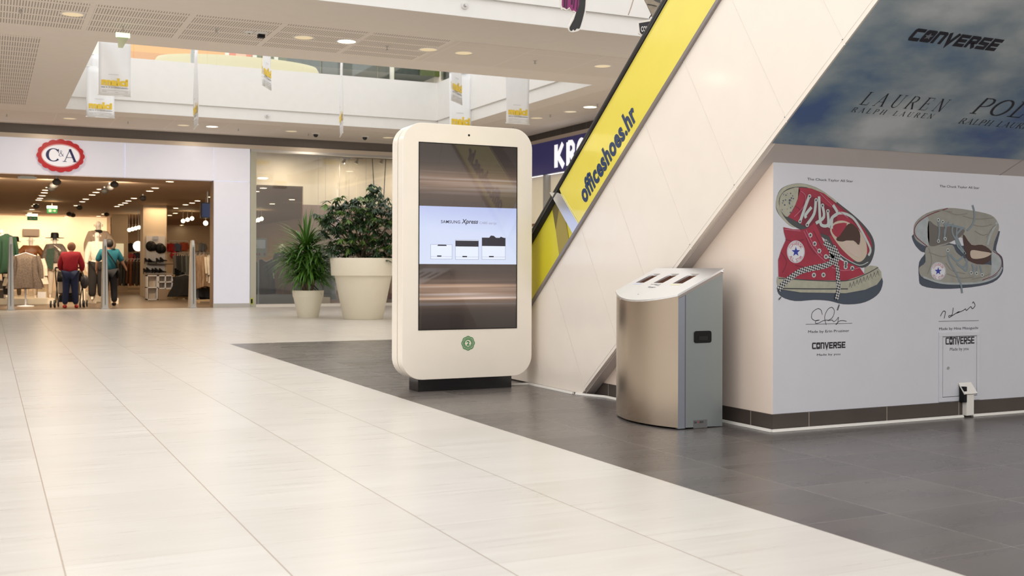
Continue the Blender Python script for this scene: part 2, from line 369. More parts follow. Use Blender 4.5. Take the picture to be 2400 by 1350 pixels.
# neighbouring shop on the right-hand wall
XK = 11.93
wall('wall_right', XK, 14, 4.06, 12.1, 27, ZC, M_band); wall('trim_12', XK - .03, 14, 3.96, 12.1, 27, 4.06, M_fr)
q = MB(); q.box(XK - .12, 14.5, 3.2, XK, 25.2, 3.95); sg = q.build('shop_sign', mat('navy_sign_box', (.012, .012, .12), .3, emit=.12, ecol=(.03, .03, .30)))
tag(sg, 'long navy blue shop sign with tall white letters, behind the escalator', 'sign')
def letters_KRO():
    """tall condensed white letters, reading towards the viewer's right (-Y)"""
    y, z0, z1 = 22.25, 3.30, 3.83; X = XK - .13; n = (-1, 0, 0); t = .15; h = z1 - z0
    def P(u, v): return (X, y - u * .78, z0 + v * h)
    m = MB()
    m.ribbon([P(.08, 0), P(.08, 1)], .17, n); m.ribbon([P(.5, 1), P(.2, .5), P(.55, 0)], [.13, .14, .16], n)
    m.ribbon([P(.82, 0), P(.82, 1)], .17, n); m.ribbon([P(.82, .96), P(1.05, .95), P(1.15, .8), P(1.15, .62), P(1.02, .48), P(.86, .46)], .12, n); m.ribbon([P(1.0, .48), P(1.22, 0)], .16, n)
    m.ribbon([P(1.6 + .2 * math.cos(a), .5 + .44 * math.sin(a)) for a in [i * math.pi / 10 for i in range(20)]], .14, n, closed=True)
    m.build('lettering', mat('lit_white_letter', (.9, .9, .95), .4, emit=.75), sg)
letters_KRO()
M_cpan = mat('cream_glow_panel', (.80, .72, .55), .6, emit=.22, ecol=(1, .85, .6))  # warm glow of the shop interior put into the panel colour
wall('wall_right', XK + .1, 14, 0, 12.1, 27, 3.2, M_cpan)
for i, y in enumerate((15.5, 17.6, 19.6, 21.6, 22.95, 24.9)):
    wall('trim_%d' % (13 + i), XK - .04, y - .06, 0, XK + .1, y + .06, 3.2, M_grey)
wall('trim_20', XK - .03, 14, 2.0, XK + .1, 27, 2.06, mat('brown_rail', (.25, .13, .07), .5)); wall('trim_21', XK - .03, 14, 0, XK + .1, 27, .15, M_grey)
# ================================================================== WALL UNDER THE ESCALATOR (box with printed vinyl)
XW, YW = 4.165, 5.11
def zu(y): return .762 * (7.19 - y)          # height of the escalator underside
q = MB(); q.prism([(XW, YW + .002, .1), (XW, 7.06, .1), (XW, YW + .002, zu(YW) + .03)], (.06, 0, 0)); struct(q.build('wall_side', mat('beige_box_paint', (.90, .76, .655), .42, coat=.1)))
q = MB(); q.box(XW + .002, YW, .101, 9.0, YW + .06, 1.612); struct(q.build('wall_right', M_vinyl))
wall('trim_22', XW + .003, YW - .004, 1.6, 9.0, YW + .002, 1.613, M_seam)
wall('baseboard_right', XW - .008, YW - .012, 0, 9.0, YW - .001, .1, M_wtile)
q = MB(); q.prism([(XW - .01, YW - .0115, 0), (XW - .01, 7.19, 0), (XW - .01, 7.06, .0995), (XW - .01, YW - .0115, .0995)], (.009, 0, 0)); struct(q.build('baseboard_side', M_wtile))
# ================================================================== ESCALATOR
esc = thing('escalator', 'cream clad escalator with yellow side panel and sky print beneath, rising to the right', 'escalator', (XE, 8.0, 0))
S = .762; DV = Vector((0, -1, S)).normalized(); NV = Vector((0, S, 1)).normalized()
YT = 1.2
def zb_(y): return S * (7.19 - y)
def zy(y): return .63 + S * (8.053 - y)
def zh0(y): return 1.203 + S * (8.049 - y)
def zh1(y): return 1.278 + S * (8.049 - y)
YL = 10.9
side = [(XE, 7.19, .012), (XE, YT, zb_(YT)), (XE, YT, zy(YT)), (XE, 8.7, zy(8.7)), (XE, 9.0, .03), (XE, YL, .03), (XE, YL, .012)]
q = MB(); q.prism(side, (.03, 0, 0)); q.build('side_cladding', M_clad, esc)
q = MB(); q.prism([(9.0, 7.19, .012), (9.0, YT, zb_(YT)), (9.0, YT, zy(YT)), (9.0, 8.85, .03)], (.03, 0, 0)); q.build('side_cladding', M_clad, esc)
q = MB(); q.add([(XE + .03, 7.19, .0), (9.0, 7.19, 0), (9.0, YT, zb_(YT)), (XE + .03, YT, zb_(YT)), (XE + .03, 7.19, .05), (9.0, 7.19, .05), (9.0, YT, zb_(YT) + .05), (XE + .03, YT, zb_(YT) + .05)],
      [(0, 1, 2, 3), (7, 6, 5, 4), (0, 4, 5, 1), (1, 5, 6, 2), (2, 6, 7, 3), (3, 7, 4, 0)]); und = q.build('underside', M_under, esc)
# seams of the cladding
for yb in (7.6, 7.14, 6.66, 6.22, 5.77, 5.31, 4.85, 4.39, 3.93, 3.47, 3.0, 2.5):
    zb = zb_(yb)
    dirv = Vector((0, 1, 1.57)); p = Vector((XE - .0015, yb, zb))
    # clip between underside line and top trim
    t0 = (zb_(p.y) - p.z) / (1.57 + S); a = p + dirv * t0
    t1 = (zy(p.y) - p.z) / (1.57 + S); c_ = p + dirv * t1
    if a.z < .03: a = a + dirv * ((.03 - a.z) / 1.57)
    m = MB(); m.ribbon([a, c_], .007, (-1, 0, 0)); m.build('seam', M_seam, esc)
m = MB(); m.ribbon([(XE - .0015, 7.15, zb_(7.15) + .045), (XE - .0015, YT, zb_(YT) + .045)], .006, (-1, 0, 0)); m.build('seam', M_seam, esc)
# grey trim under the yellow panel
m = MB(); m.prism([(XE - .02, 8.75, zy(8.75) - .0), (XE - .02, YT, zy(YT)), (XE - .02, YT, zy(YT) + .03), (XE - .02, 8.75, zy(8.75) + .03)], (.06, 0, 0)); m.build('trim_rail', mat('grey_violet_trim', (.30, .27, .27), .35, .6), esc)
# outer yellow panel ends in a folded steel strip; below it the inner panel shows
A0 = Vector((XE - .004, 7.30, zy(7.30) + .03)); A1 = Vector((XE - .004, 7.66, zh0(7.66)))
m = MB(); m.prism([A0, (XE - .004, YT, zy(YT) + .03), (XE - .004, YT, zh0(YT)), (XE - .004, 7.55, zh0(7.55))], (.012, 0, 0)); yp = m.build('balustrade_panel', M_yellow, esc)
pl = lambda x, y: hit(x, y, 0, XE - .006)
m = MB(); m.prism([pl(1290, 451), pl(1310, 452), pl(1316, 455), pl(1359, 528), pl(1346, 551)], (-.008, 0, 0)); m.build('steel_guard', M_lid, esc)
ph = lambda x, y: hit(x, y, 0, XE + .03)
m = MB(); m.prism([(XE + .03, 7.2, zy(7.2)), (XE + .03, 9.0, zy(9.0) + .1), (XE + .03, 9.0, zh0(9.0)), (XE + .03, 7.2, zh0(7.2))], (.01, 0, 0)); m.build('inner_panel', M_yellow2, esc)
m = MB(); m.prism([ph(1290, 455), ph(1312, 488), ph(1304, 540)], (-.006, 0, 0)); m.build('painted_reflection', mat('olive_reflection', (.14, .11, .02), .4), esc)  # dark reflections in the inner panel, painted as flat olive and ochre pieces
m = MB(); m.prism([ph(1312, 488), ph(1326, 512), ph(1336, 570), ph(1313, 606), ph(1304, 540)], (-.006, 0, 0)); m.build('painted_reflection', mat('ochre_reflection', (.36, .28, .05), .4), esc)
# black handrail
hp = [(XE + .03, YT, zh0(YT) + .04)] + [(XE + .03, y, zh0(y) + .04) for y in (3, 5, 7, 8, 8.7)] + [(XE + .03, 9.1, 1.0), (XE + .03, 9.6, .92), (XE + .03, 10.5, .92), (XE + .03, 10.78, .8), (XE + .03, 10.85, .6), (XE + .03, 10.75, .42), (XE + .03, 10.5, .3)]
m = MB(); m.tube(hp, .042, 10); hr = m.build('handrail', M_rubber, esc, smooth=True)
m = MB(); m.tube([(XE + 1.25, p[1], p[2]) for p in hp], .042, 10); m.build('handrail', M_rubber, esc, smooth=True)
m = MB(); m.ribbon([(XE - .018, YT, zh0(YT) + .005), (XE - .018, 8.7, zh0(8.7) + .005)], .012, (-1, 0, 0)); m.build('handrail_guide', M_blackgloss, esc)
m = MB(); m.prism([(XE + 1.24, YT, zy(YT)), (XE + 1.24, YT, zh0(YT)), (XE + 1.24, 8.7, zh0(8.7)), (XE + 1.24, 8.7, zy(8.7))], (.02, 0, 0)); m.build('inner_panel', M_yellow2, esc)
# steps
m = MB(); y = 8.6
while y > YT:
    z = max(0.02, zy(y) - .02 - .0); m.box(XE + .06, y - .3, z - .2, XE + 1.2, y, z); y -= .3
m.build('steps', M_grey, esc)
m = MB(); m.box(XE, 8.6, .0, XE + 1.3, YL, .02); m.build('landing_plate', M_alu, esc)
# lettering along the slope
text('officeshoes.hr', Vector((XE - .0065, 7.14, zy(7.14) + .112)), DV, Vector((0, S, 1)), .925, .165, M_navy, esc, bold=.04, spacing=1.06)
# sky print on the underside
M_sky = mat('sky_print', (.1, .13, .17), .3); g = NT(M_sky); v, s = g.xyz()
n1 = g.noise(v, 1.1, (1, 2.2, 2.2), 6); n2 = g.noise(v, 2.6, (1, 1.6, 1.6), 5)
def ramp(g, f, stops):
    r = g.n('ValToRGB'); g.l(f, r.inputs[0]); el = r.color_ramp.elements
    el[0].position, el[0].color = stops[0][0], (*stops[0][1], 1); el[1].position, el[1].color = stops[1][0], (*stops[1][1], 1)
    for p, c in stops[2:]: e = el.new(p); e.color = (*c, 1)
    return r.outputs[0]
c = ramp(g, g.m('ADD', g.m('MULTIPLY', n1, .65), g.m('MULTIPLY', n2, .35)), [(.36, (.08, .14, .31)), (.44, (.18, .26, .35)), (.5, (.28, .345, .395)), (.57, (.42, .47, .495)), (.66, (.60, .63, .65))])
g.l(c, g.b.inputs['Base Color'])
def un(x, y, z, o=.003): return Vector((x, y, z))
def U(x, y): return Vector((x, y, zb_(y))) - NV * .002
m = MB(); m.quad(U(XE + .005, 4.985), U(9.0, 4.985), U(9.0, YT), U(XE + .005, YT)); sky = m.build('sky_print', M_sky, und)
sky['label'] = 'cloudy dark blue sky print'
def lay(k=1):
    return lambda x, y: U(x, y) - NV * .0015 * k
# ---- block-letter logo, serif lettering made of strokes
def conv(O, xd, yd, w, h, material, parent, star_m, shear=0, gap=.09):
    O = Vector(O); xd = Vector(xd).normalized(); yd = Vector(yd).normalized(); nrm = xd.cross(yd)
    n = 8; adv = w / n; sc = adv * (1 - gap) ; t = .29
    def P(i, x, y, k=0): return O + xd * (i * adv + x * sc / .8 + shear * y * h) + yd * (y * h) + nrm * k
    G = {'C': [[(.8, .88), (.17, .88), (.12, .8), (.12, .2), (.17, .12), (.8, .12)]], 'n': [[(.12, 0), (.12, .88), (.6, .88), (.68, .8), (.68, 0)]], 'V': [[(.06, 1), (.4, .06), (.74, 1)]],
         'E': [[(.8, .88), (.12, .88), (.12, .12), (.8, .12)], [(.12, .5), (.74, .5)]], 'R': [[(.12, 0), (.12, .88), (.6, .88), (.68, .8), (.68, .5), (.12, .45)], [(.4, .45), (.72, 0)]],
         'S': [[(.78, .88), (.12, .88), (.12, .52), (.68, .48), (.68, .12), (.02, .12)]]}
    m = MB()
    for i, ch in enumerate('COnVERSE'):
        if ch == 'O':
            m.poly([P(i, x, y) for x, y in ((.1, 0), (.7, 0), (.8, .1), (.8, .9), (.7, 1), (.1, 1), (0, .9), (0, .1))]); continue
        for st in G[ch]: m.ribbon([P(i, x, y) for x, y in st], t * sc, nrm)
    lg = m.build('logo', material, parent)
    m = MB(); m.poly([P(1, .4 + r * math.sin(a), .5 + r * math.cos(a) * .9, .0006) for k in range(10) for a, r in [(k * math.pi / 5, (.33 if k % 2 == 0 else .14))]]); m.build('logo_star', star_m, parent)
    return lg
SER = {
 'L': (.75, [([(.2, 0), (.2, 1)], .11), ([(.02, .02), (.72, .02)], .04), ([(.71, .02), (.73, .25)], .03), ([(.02, .98), (.38, .98)], .03)]),
 'A': (.95, [([(.12, 0), (.48, 1)], .035), ([(.46, 1), (.82, 0)], .12), ([(.22, .34), (.68, .34)], .03), ([(0, .015), (.26, .015)], .03), ([(.66, .015), (.98, .015)], .03)]),
 'U': (.9, [([(.2, 1), (.2, .3), (.24, .14), (.34, .04), (.5, 0), (.64, .05), (.72, .16), (.74, .3), (.74, 1)], [.11, .11, .1, .07, .045, .04, .035, .035, .035]), ([(.04, .98), (.36, .98)], .03), ([(.62, .98), (.88, .98)], .03)]),
 'R': (.9, [([(.2, 0), (.2, 1)], .11), ([(.2, .98), (.5, .98), (.66, .9), (.7, .76), (.64, .6), (.48, .52), (.2, .5)], [.03, .04, .09, .11, .09, .04, .03]), ([(.45, .5), (.85, 0)], .11), ([(.04, .015), (.38, .015)], .03), ([(.72, .015), (.95, .015)], .03)]),
 'E': (.8, [([(.2, 0), (.2, 1)], .11), ([(.04, .02), (.74, .02)], .035), ([(.04, .98), (.7, .98)], .035), ([(.2, .52), (.55, .52)], .03), ([(.73, .02), (.75, .24)], .03), ([(.69, .98), (.7, .78)], .03), ([(.55, .42), (.55, .62)], .03)]),
 'N': (1.0, [([(.18, 0), (.18, 1)], .035), ([(.16, 1), (.82, .0)], .12), ([(.82, 0), (.82, 1)], .035), ([(.04, .015), (.32, .015)], .03), ([(.68, .985), (.96, .985)], .03), ([(.02, .985), (.2, .985)], .03)]),
 'P': (.8, [([(.2, 0), (.2, 1)], .11), ([(.2, .98), (.5, .98), (.66, .9), (.71, .74), (.65, .57), (.48, .48), (.2, .46)], [.03, .04, .09, .11, .09, .04, .03]), ([(.04, .015), (.38, .015)], .03)]),
 'H': (1.0, [([(.2, 0), (.2, 1)], .11), ([(.78, 0), (.78, 1)], .11), ([(.2, .52), (.78, .52)], .03), ([(.04, .015), (.36, .015)], .03), ([(.04, .985), (.36, .985)], .03), ([(.62, .015), (.94, .015)], .03), ([(.62, .985), (.94, .985)], .03)]),
 'O': (1.05, [([(.5 + .42 * math.cos(a), .5 + .49 * math.sin(a)) for a in [i * math.pi / 12 for i in range(25)]], [.035 + .09 * abs(math.cos(i * math.pi / 12)) for i in range(25)])]),
 'C': (.95, [([(.5 + .44 * math.cos(a), .5 + .49 * math.sin(a)) for a in [math.pi * (.22 + i * 1.56 / 20) for i in range(21)]], [.05 + .13 * abs(math.cos(math.pi * (.22 + i * 1.56 / 20))) ** 2 for i in range(21)]), ([(.86, .98), (.86, .66)], .04)]),
 '&': (.95, [([(.95, .5), (.75, .2), (.5, .03), (.28, .03), (.14, .18), (.2, .38), (.5, .6), (.62, .78), (.55, .94), (.42, .96), (.34, .84), (.4, .66), (.85, .03)], [.04, .04, .05, .07, .1, .09, .05, .06, .06, .05, .06, .1, .12])]),
 ' ': (.6, [])}
def serif(word, O, xd, yd, w, h, material, parent, gap=0, shear=0, name='lettering', lift=0, weight=1):
    O = Vector(O); xd = Vector(xd).normalized(); yd = Vector(yd).normalized(); nrm = xd.cross(yd)
    tot = sum(SER[c][0] for c in word) + gap * (len(word) - 1); k = w / tot; x = 0; m = MB()
    for ch in word:
        adv, sts = SER[ch]
        for pts, wd in sts:
            ww = [q * k * weight for q in wd] if isinstance(wd, list) else wd * k * weight
            m.ribbon([O + xd * ((x + a) * k + shear * c * h) + yd * (c * h) + nrm * lift for a, c in pts], ww, nrm)
        x += adv + gap
    return m.build(name, material, parent)
lv = lay(1); EX = Vector((1, 0, 0))
M_skystar = mat('grey_blue_print', (.17, .19, .22), .4)
conv(lv(4.417, 4.325), EX, DV, .665, .082, M_ink, sky, M_skystar, shear=.06)
serif('LAUREN', lv(4.44, 4.707), EX, DV, .64, .10, M_ink, sky, gap=.45, shear=.05)
serif('RALPH LAUREN', lv(4.425, 4.755), EX, DV, .63, .038, M_ink, sky, gap=.45, shear=.05, weight=1.1)
serif('POLO', lv(5.30, 4.70), EX, DV, .62, .13, M_ink, sky, gap=.08, shear=.08)
serif('RALPH LAUREN', lv(5.285, 4.77), EX, DV, .66, .047, M_ink, sky, gap=.12, shear=.08)
m = MB(); m.ribbon([U(6.05, 5.11) - NV * .001, U(6.12, 4.985) - NV * .001], .003, NV); m.build('seam', M_greyink, und)
# ================================================================== KIOSK
YK = 7.9; KX0, KX1, KZ0, KZ1 = 2.868, 3.982, .092, 2.085
def rrect(x0, z0, x1, z1, r, y, n=10):
    pts = []
    for cx, cz, a0 in ((x1 - r, z0 + r, -90), (x1 - r, z1 - r, 0), (x0 + r, z1 - r, 90), (x0 + r, z0 + r, 180)):
        for i in range(n + 1):
            a = math.radians(a0 + 90 * i / n); pts.append(Vector((cx + r * math.cos(a), y, cz + r * math.sin(a))))
    return pts
kio = thing('advertising_kiosk', 'tall cream digital advertising kiosk with rounded corners on the dark floor tiles', 'kiosk', (3.42, YK + .12, 0))
q = MB(); q.prism(rrect(KX0, KZ0, KX1, KZ1, .165, YK), (0, .105, 0)); q.build('front_housing', M_kiosk, kio, smooth=True, bevel=.006)
q = MB(); q.prism(rrect(KX0 + .012, KZ0 + .012, KX1 - .012, KZ1 - .012, .155, YK + .105), (0, .022, 0)); q.build('seam_gap', mat('green_grey_gap', (.20, .23, .12), .5), kio, smooth=True)
q = MB(); q.prism(rrect(KX0, KZ0, KX1, KZ1, .165, YK + .127), (0, .11, 0)); q.build('back_housing', M_kiosk, kio, smooth=True, bevel=.006)
q = MB(); q.box(3.0, YK + .004, 0, 3.802, YK + .2, KZ0 + .01); q.build('base', M_blackgloss, kio)
SX0, SX1, SZ0, SZ1 = 3.005, 3.841, .482, 1.930
m_scr = mat('dark_screen', (.02, .018, .018), .03, spec=.6); g = NT(m_scr)
tc = g.n('TexCoord'); sp = g.n('SeparateXYZ'); g.l(tc.outputs['Generated'], sp.inputs[0]); s = sp.outputs; zc = s[2]
nz = g.noise(tc.outputs['Generated'], 1.0, (.25, .01, 26), 3)
def bell(c, w): d = g.m('DIVIDE', g.m('SUBTRACT', zc, c), w); return g.m('POWER', 2.718, g.m('MULTIPLY', g.m('MULTIPLY', d, d), -1.0))
xb = g.m('SUBTRACT', 1.15, g.m('MULTIPLY', g.m('POWER', g.m('ABSOLUTE', g.m('SUBTRACT', s[0], .45)), 2), 1.2))
st = g.m('MULTIPLY', g.m('ADD', bell(.80, .055), g.m('MULTIPLY', bell(.20, .055), 1.3)), g.m('POWER', nz, 1.5))
cr = ramp(g, nz, [(.3, (.30, .17, .12)), (.5, (.62, .40, .26)), (.6, (.85, .72, .68)), (.7, (.75, .75, .95))])
core = g.m('MULTIPLY', g.m('ADD', bell(.165, .007), g.m('MULTIPLY', bell(.235, .009), .8)), .55)
em = g.n('Mix', data_type='RGBA'); em.blend_type = 'ADD'; em.inputs[0].default_value = 1
bg_ = g.mix(g.m('ADD', bell(.7, .2), bell(.25, .16)), (.020, .014, .012), (.085, .06, .05))
sc_ = g.n('VectorMath', operation='SCALE'); g.l(cr, sc_.inputs[0]); g.l(g.m('MULTIPLY', g.m('ADD', st, core), xb), sc_.inputs[3])
g.l(bg_, em.inputs[6]); g.l(sc_.outputs[0], em.inputs[7]); g.l(em.outputs[2], g.b.inputs['Emission Color']); g.b.inputs['Emission Strength'].default_value = .9
q = MB(); q.box(SX0, YK - .002, SZ0, SX1, YK + .02, SZ1); scr = q.build('screen', m_scr, kio)
q = MB(); f_ = .006
for x0, z0, x1, z1 in ((SX0 - f_, SZ0 - f_, SX1 + f_, SZ0), (SX0 - f_, SZ1, SX1 + f_, SZ1 + f_), (SX0 - f_, SZ0, SX0, SZ1), (SX1, SZ0, SX1 + f_, SZ1)): q.box(x0, YK - .004, z0, x1, YK + .01, z1)
q.build('screen_frame', M_black, kio)
m_ad = mat('lit_advert', (.1, .1, .12), .05, spec=.6); g = NT(m_ad); tc = g.n('TexCoord'); sp = g.n('SeparateXYZ'); g.l(tc.outputs['Generated'], sp.inputs[0])
cc = ramp(g, g.m('ADD', g.m('MULTIPLY', sp.outputs[2], .8), g.m('MULTIPLY', sp.outputs[0], .1)), [(.0, (.66, .74, .92)), (.9, (.40, .47, .80)), (.5, (.62, .70, .92))])
g.l(cc, g.b.inputs['Emission Color']); g.b.inputs['Emission Strength'].default_value = .95
AZ0, AZ1 = .990, 1.441
q = MB(); q.box(SX0 + .001, YK - .0035, AZ0, SX1 - .001, YK - .002, AZ1); ad = q.build('advert_image', m_ad, scr)
def K(x, z, k=1): return Vector((x, YK - .0038 - .0004 * k, z))
def sx_(px): return hit(px, 560, 1, YK).x
def sz_(py, px=1100): return hit(px, py, 1, YK).z
E3, Z3 = Vector((1, 0, 0)), Vector((0, 0, 1))
m_adk = mat('advert_dark_print', (.03, .03, .05), .1, emit=.03); m_adg = mat('advert_grey_print', (.2, .2, .28), .1, emit=.35, ecol=(.45, .5, .7)); m_adw = mat('advert_white_print', (.3, .3, .3), .1, emit=.82, ecol=(.70, .79, .97)); m_adl = mat('advert_line_print', (.2, .2, .25), .1, emit=.5, ecol=(.42, .48, .72))
text('SAMSUNG', K(sx_(1033), sz_(523, 1033)), E3, Z3, sx_(1078) - sx_(1033), .024, m_adk, ad, bold=.012, spacing=1.1)
text('Xpress', K(sx_(1081), sz_(527, 1081)), E3, Z3, sx_(1120) - sx_(1081), .045, m_adk, ad, bold=.02, shear=.25)
text('C480 serija', K(sx_(1123), sz_(527, 1123)), E3, Z3, sx_(1163) - sx_(1123), .026, m_adg, ad)
for i, (x0, x1, yt, yb, hd) in enumerate(((1009, 1059, 573, 607, 0), (1067, 1121, 562, 608, 14), (1129, 1184, 557, 608, 20))):
    X0, X1, ZT, ZB = sx_(x0), sx_(x1), sz_(yt, x0), sz_(yb, x0)
    q = MB(); q.quad(K(X0, ZB), K(X1, ZB), K(X1, ZT), K(X0, ZT)); pr = q.build('printer_picture', m_adw, ad); w = X1 - X0
    q = MB(); q.ribbon([K(X0, ZB, 2), K(X1, ZB, 2), K(X1, ZT, 2), K(X0, ZT, 2)], .003, (0, -1, 0), closed=True); q.ribbon([K(X0, ZB + .02, 2), K(X1, ZB + .02, 2)], .002, (0, -1, 0)); q.build('outline', m_adl, pr)
    q = MB()
    if hd: zt2 = ZT - (.006 if i == 1 else 0); q.quad(K(X0, zt2 - hd * .0033, 3), K(X1, zt2 - hd * .0033, 3), K(X1, zt2, 3), K(X0, zt2, 3))
    else: q.quad(K(X0 + w * .3, ZT - .01, 3), K(X0 + w * .75, ZT - .01, 3), K(X0 + w * .72, ZT, 3), K(X0 + w * .35, ZT, 3))
    q.quad(K(X0 + w * .3, ZB + .018, 3), K(X0 + w * .5, ZB + .018, 3), K(X0 + w * .5, ZB + .028, 3), K(X0 + w * .3, ZB + .028, 3))
    if i == 2: q.poly([K(X0 + w * .3, ZT, 3), K(X0 + w * .38, ZT + .018, 3), K(X0 + w * .5, ZT + .016, 3), K(X0 + w * .6, ZT, 3)]); q.poly([K(X0 + w * .75, ZT, 3), K(X0 + w * .8, ZT + .01, 3), K(X0 + w * .95, ZT, 3)])
    q.build('dark_band', m_adk, pr)
# faint line of frame join and the round green badge with a 2
q = MB(); q.lathe((0, 0, 0), [(.0001, 0), (.009, 0)], 14, close=False); q.v = [Vector((3.422 + p.x, YK - .001, 2.009 + p.y)) for p in q.v]; q.build('camera_eye', M_black, kio)
M_green = mat('green_ink', (.03, .24, .06), .4); bc = (3.419, .366)
def ring(r0, r1, wob, n=48, k=0):
    pts = []
    for i in range(n):
        a = 2 * math.pi * i / n; r = r1 * (1 + wob * math.cos(8 * a)); pts.append(Vector((bc[0] + r * math.cos(a), YK - .0018, bc[1] + r * math.sin(a))))
    return pts
q = MB()
for r, w in ((.052, .007), (.041, .006), (.031, .007)): q.ribbon(ring(0, r, .05), w, (0, -1, 0), closed=True)
bd = q.build('number_badge', M_green, kio)
text('2', Vector((bc[0] - .014, YK - .002, bc[1] - .018)), E3, Z3, .028, .036, M_green, bd, bold=.03)
# ================================================================== RECYCLING BIN
BN = Vector((3.690, 5.390, 0)); BF = Vector((3.705, 6.12, 0)); XR = 4.012
def front(t, bulge=.095):   # curved front, t 0 near .. 1 far
    p = BN.lerp(BF, t); p.x -= bulge * 4 * t * (1 - t); return p
def lidz(x): return .808 + (x - BN.x) * (.150 / (XR - BN.x))
arc = [front(i / 14) for i in range(15)]
bin_ = thing('recycling_bin', 'brushed steel recycling bin with three slots in its sloping lid, against the beige wall', 'bin', (3.82, 5.68, 0))
q = MB(); n = len(arc); outer = [p + Vector((0, 0, .012)) for p in arc]; top = [Vector((p.x, p.y, lidz(p.x) - .004)) for p in arc]
q.add(outer + top + [p + Vector((.006, 0, 0)) for p in outer] + [p + Vector((.006, 0, 0)) for p in top], [(i, i + 1, n + i + 1, n + i) for i in range(n - 1)] + [(2 * n + i + 1, 2 * n + i, 3 * n + i, 3 * n + i + 1) for i in range(n - 1)])
M_front = mat('brushed_front_steel', (.52, .44, .36), .26, 1, bump=.06, bscale=160, stretch=(1, 1, .05))
q.build('curved_front', M_front, bin_, smooth=True)
q = MB(); q.prism([(BN.x + .05, BN.y, .01), (XR, BN.y, .004), (XR, BN.y, lidz(XR) - .03), (BN.x + .05, BN.y, lidz(BN.x + .05) - .03)], (0, .01, 0)); sp_ = q.build('side_panel', M_steel2, bin_)
q = MB(); q.prism([(BN.x, BN.y - .001, .006), (BN.x + .05, BN.y - .001, .006), (BN.x + .05, BN.y - .001, lidz(BN.x + .05) - .03), (BN.x, BN.y - .001, lidz(BN.x) - .03)], (0, .02, 0)); q.build('corner_post', mat('blue_grey_steel', (.36, .40, .47), .35, 1), bin_)
q = MB(); q.box(BN.x + .048, BN.y - .002, .01, BN.x + .053, BN.y + .001, .80); q.build('panel_seam', mat('dark_violet_seam', (.12, .09, .12), .5), bin_)
q = MB(); q.prism([(BF.x, BF.y - .01, .01), (XR, BF.y - .01, .004), (XR, BF.y - .01, lidz(XR) - .03), (BF.x, BF.y - .01, lidz(BF.x) - .03)], (0, .01, 0)); q.build('side_panel', M_steel2, bin_)
q = MB(); q.box(XR - .012, BN.y + .0105,.004, XR, BF.y, lidz(XR) - .02); q.build('back_panel', M_steel2, bin_)
q = MB(); q.box(3.74, 5.43, .0, 3.98, 6.05, .02); q.build('base_plate', M_black, bin_)
LP0 = Vector((BN.x, BN.y, .808)); LN = Vector((-.150, 0, XR - BN.x)).normalized()
def lp(x, y): return onp(1430 + x / 8.276, 610 + y / 8.276, LP0, LN)
slots = [[lp(*p) for p in s_] for s_ in (((492, 435), (655, 435), (985, 262), (822, 262)), ((836, 440), (1020, 440), (1352, 262), (1172, 262)), ((1208, 450), (1400, 450), (1742, 262), (1552, 262)))]
lo = [Vector((p.x - .006, p.y + (-.004 if i == 0 else .004 if i == 14 else 0), lidz(p.x - .006))) for i, p in enumerate(arc)] + [Vector((XR + .006, BF.y + .004, lidz(XR + .006))), Vector((XR + .006, BN.y - .004, lidz(XR + .006)))]
for s_ in slots:
    for i in range(4): s_[i] = Vector((s_[i].x, s_[i].y, lidz(s_[i].x)))
tri = tessellate_polygon([lo] + slots); allp = lo + [p for s_ in slots for p in s_]
q = MB(); nb = len(allp); th = Vector((0, 0, -.012)); q.add(allp + [p + th for p in allp], [tuple(t) for t in tri] + [tuple(i + nb for i in reversed(t)) for t in tri])
loops = [list(range(len(lo)))] + [list(range(len(lo) + 4 * i, len(lo) + 4 * i + 4)) for i in range(3)]
for lpz in loops:
    for i in range(len(lpz)): a_, b_ = lpz[i], lpz[(i + 1) % len(lpz)]; q.f.append([a_, b_, b_ + nb, a_ + nb]); q.mi.append(0)
lid = q.build('lid', M_lid, bin_)
q = MB(); q.prism([(BN.x, BN.y - .003, lidz(BN.x) - .028), (XR + .004, BN.y - .003, lidz(XR) - .028), (XR + .004, BN.y - .003, lidz(XR) - .006), (BN.x, BN.y - .003, lidz(BN.x) - .006)], (0, .008, 0)); q.build('lid_edge', mat('dark_steel_edge', (.42, .38, .36), .4, 1), lid)  # darker steel strip along the near edge of the lid
q = MB(); q.ball((XR - .006, BN.y - .006, lidz(XR) - .018), .006); q.build('hinge_pin', M_lid, lid)
M_chute = mat('brown_plastic_chute', (.16, .075, .05), .5)
for s_ in slots:
    q = MB(); dn = Vector((0, 0, -.16))
    for i in range(4):
        a_, b_ = s_[i] + Vector((0, 0, -.012)), s_[(i + 1) % 4] + Vector((0, 0, -.012)); q.quad(a_, b_, b_ + dn, a_ + dn)
    q.quad(*[p + dn for p in s_]); q.build('slot_chute', M_chute, lid)
for i, (s_, c3) in enumerate(zip(slots, ((.55, .60, .80), (.45, .42, .42), (.80, .76, .40)))):
    a_, b_ = s_[0], s_[1]; d_ = Vector((-.012, 0, 0))
    q = MB(); pts = [a_ + d_, b_ + d_, b_ + d_ * 1.7, a_ + d_ * 1.7]; q.poly([Vector((p.x, p.y, lidz(p.x) + .0008)) for p in pts]); q.build('slot_label', mat('slot_label_%d' % i, c3, .5), lid)
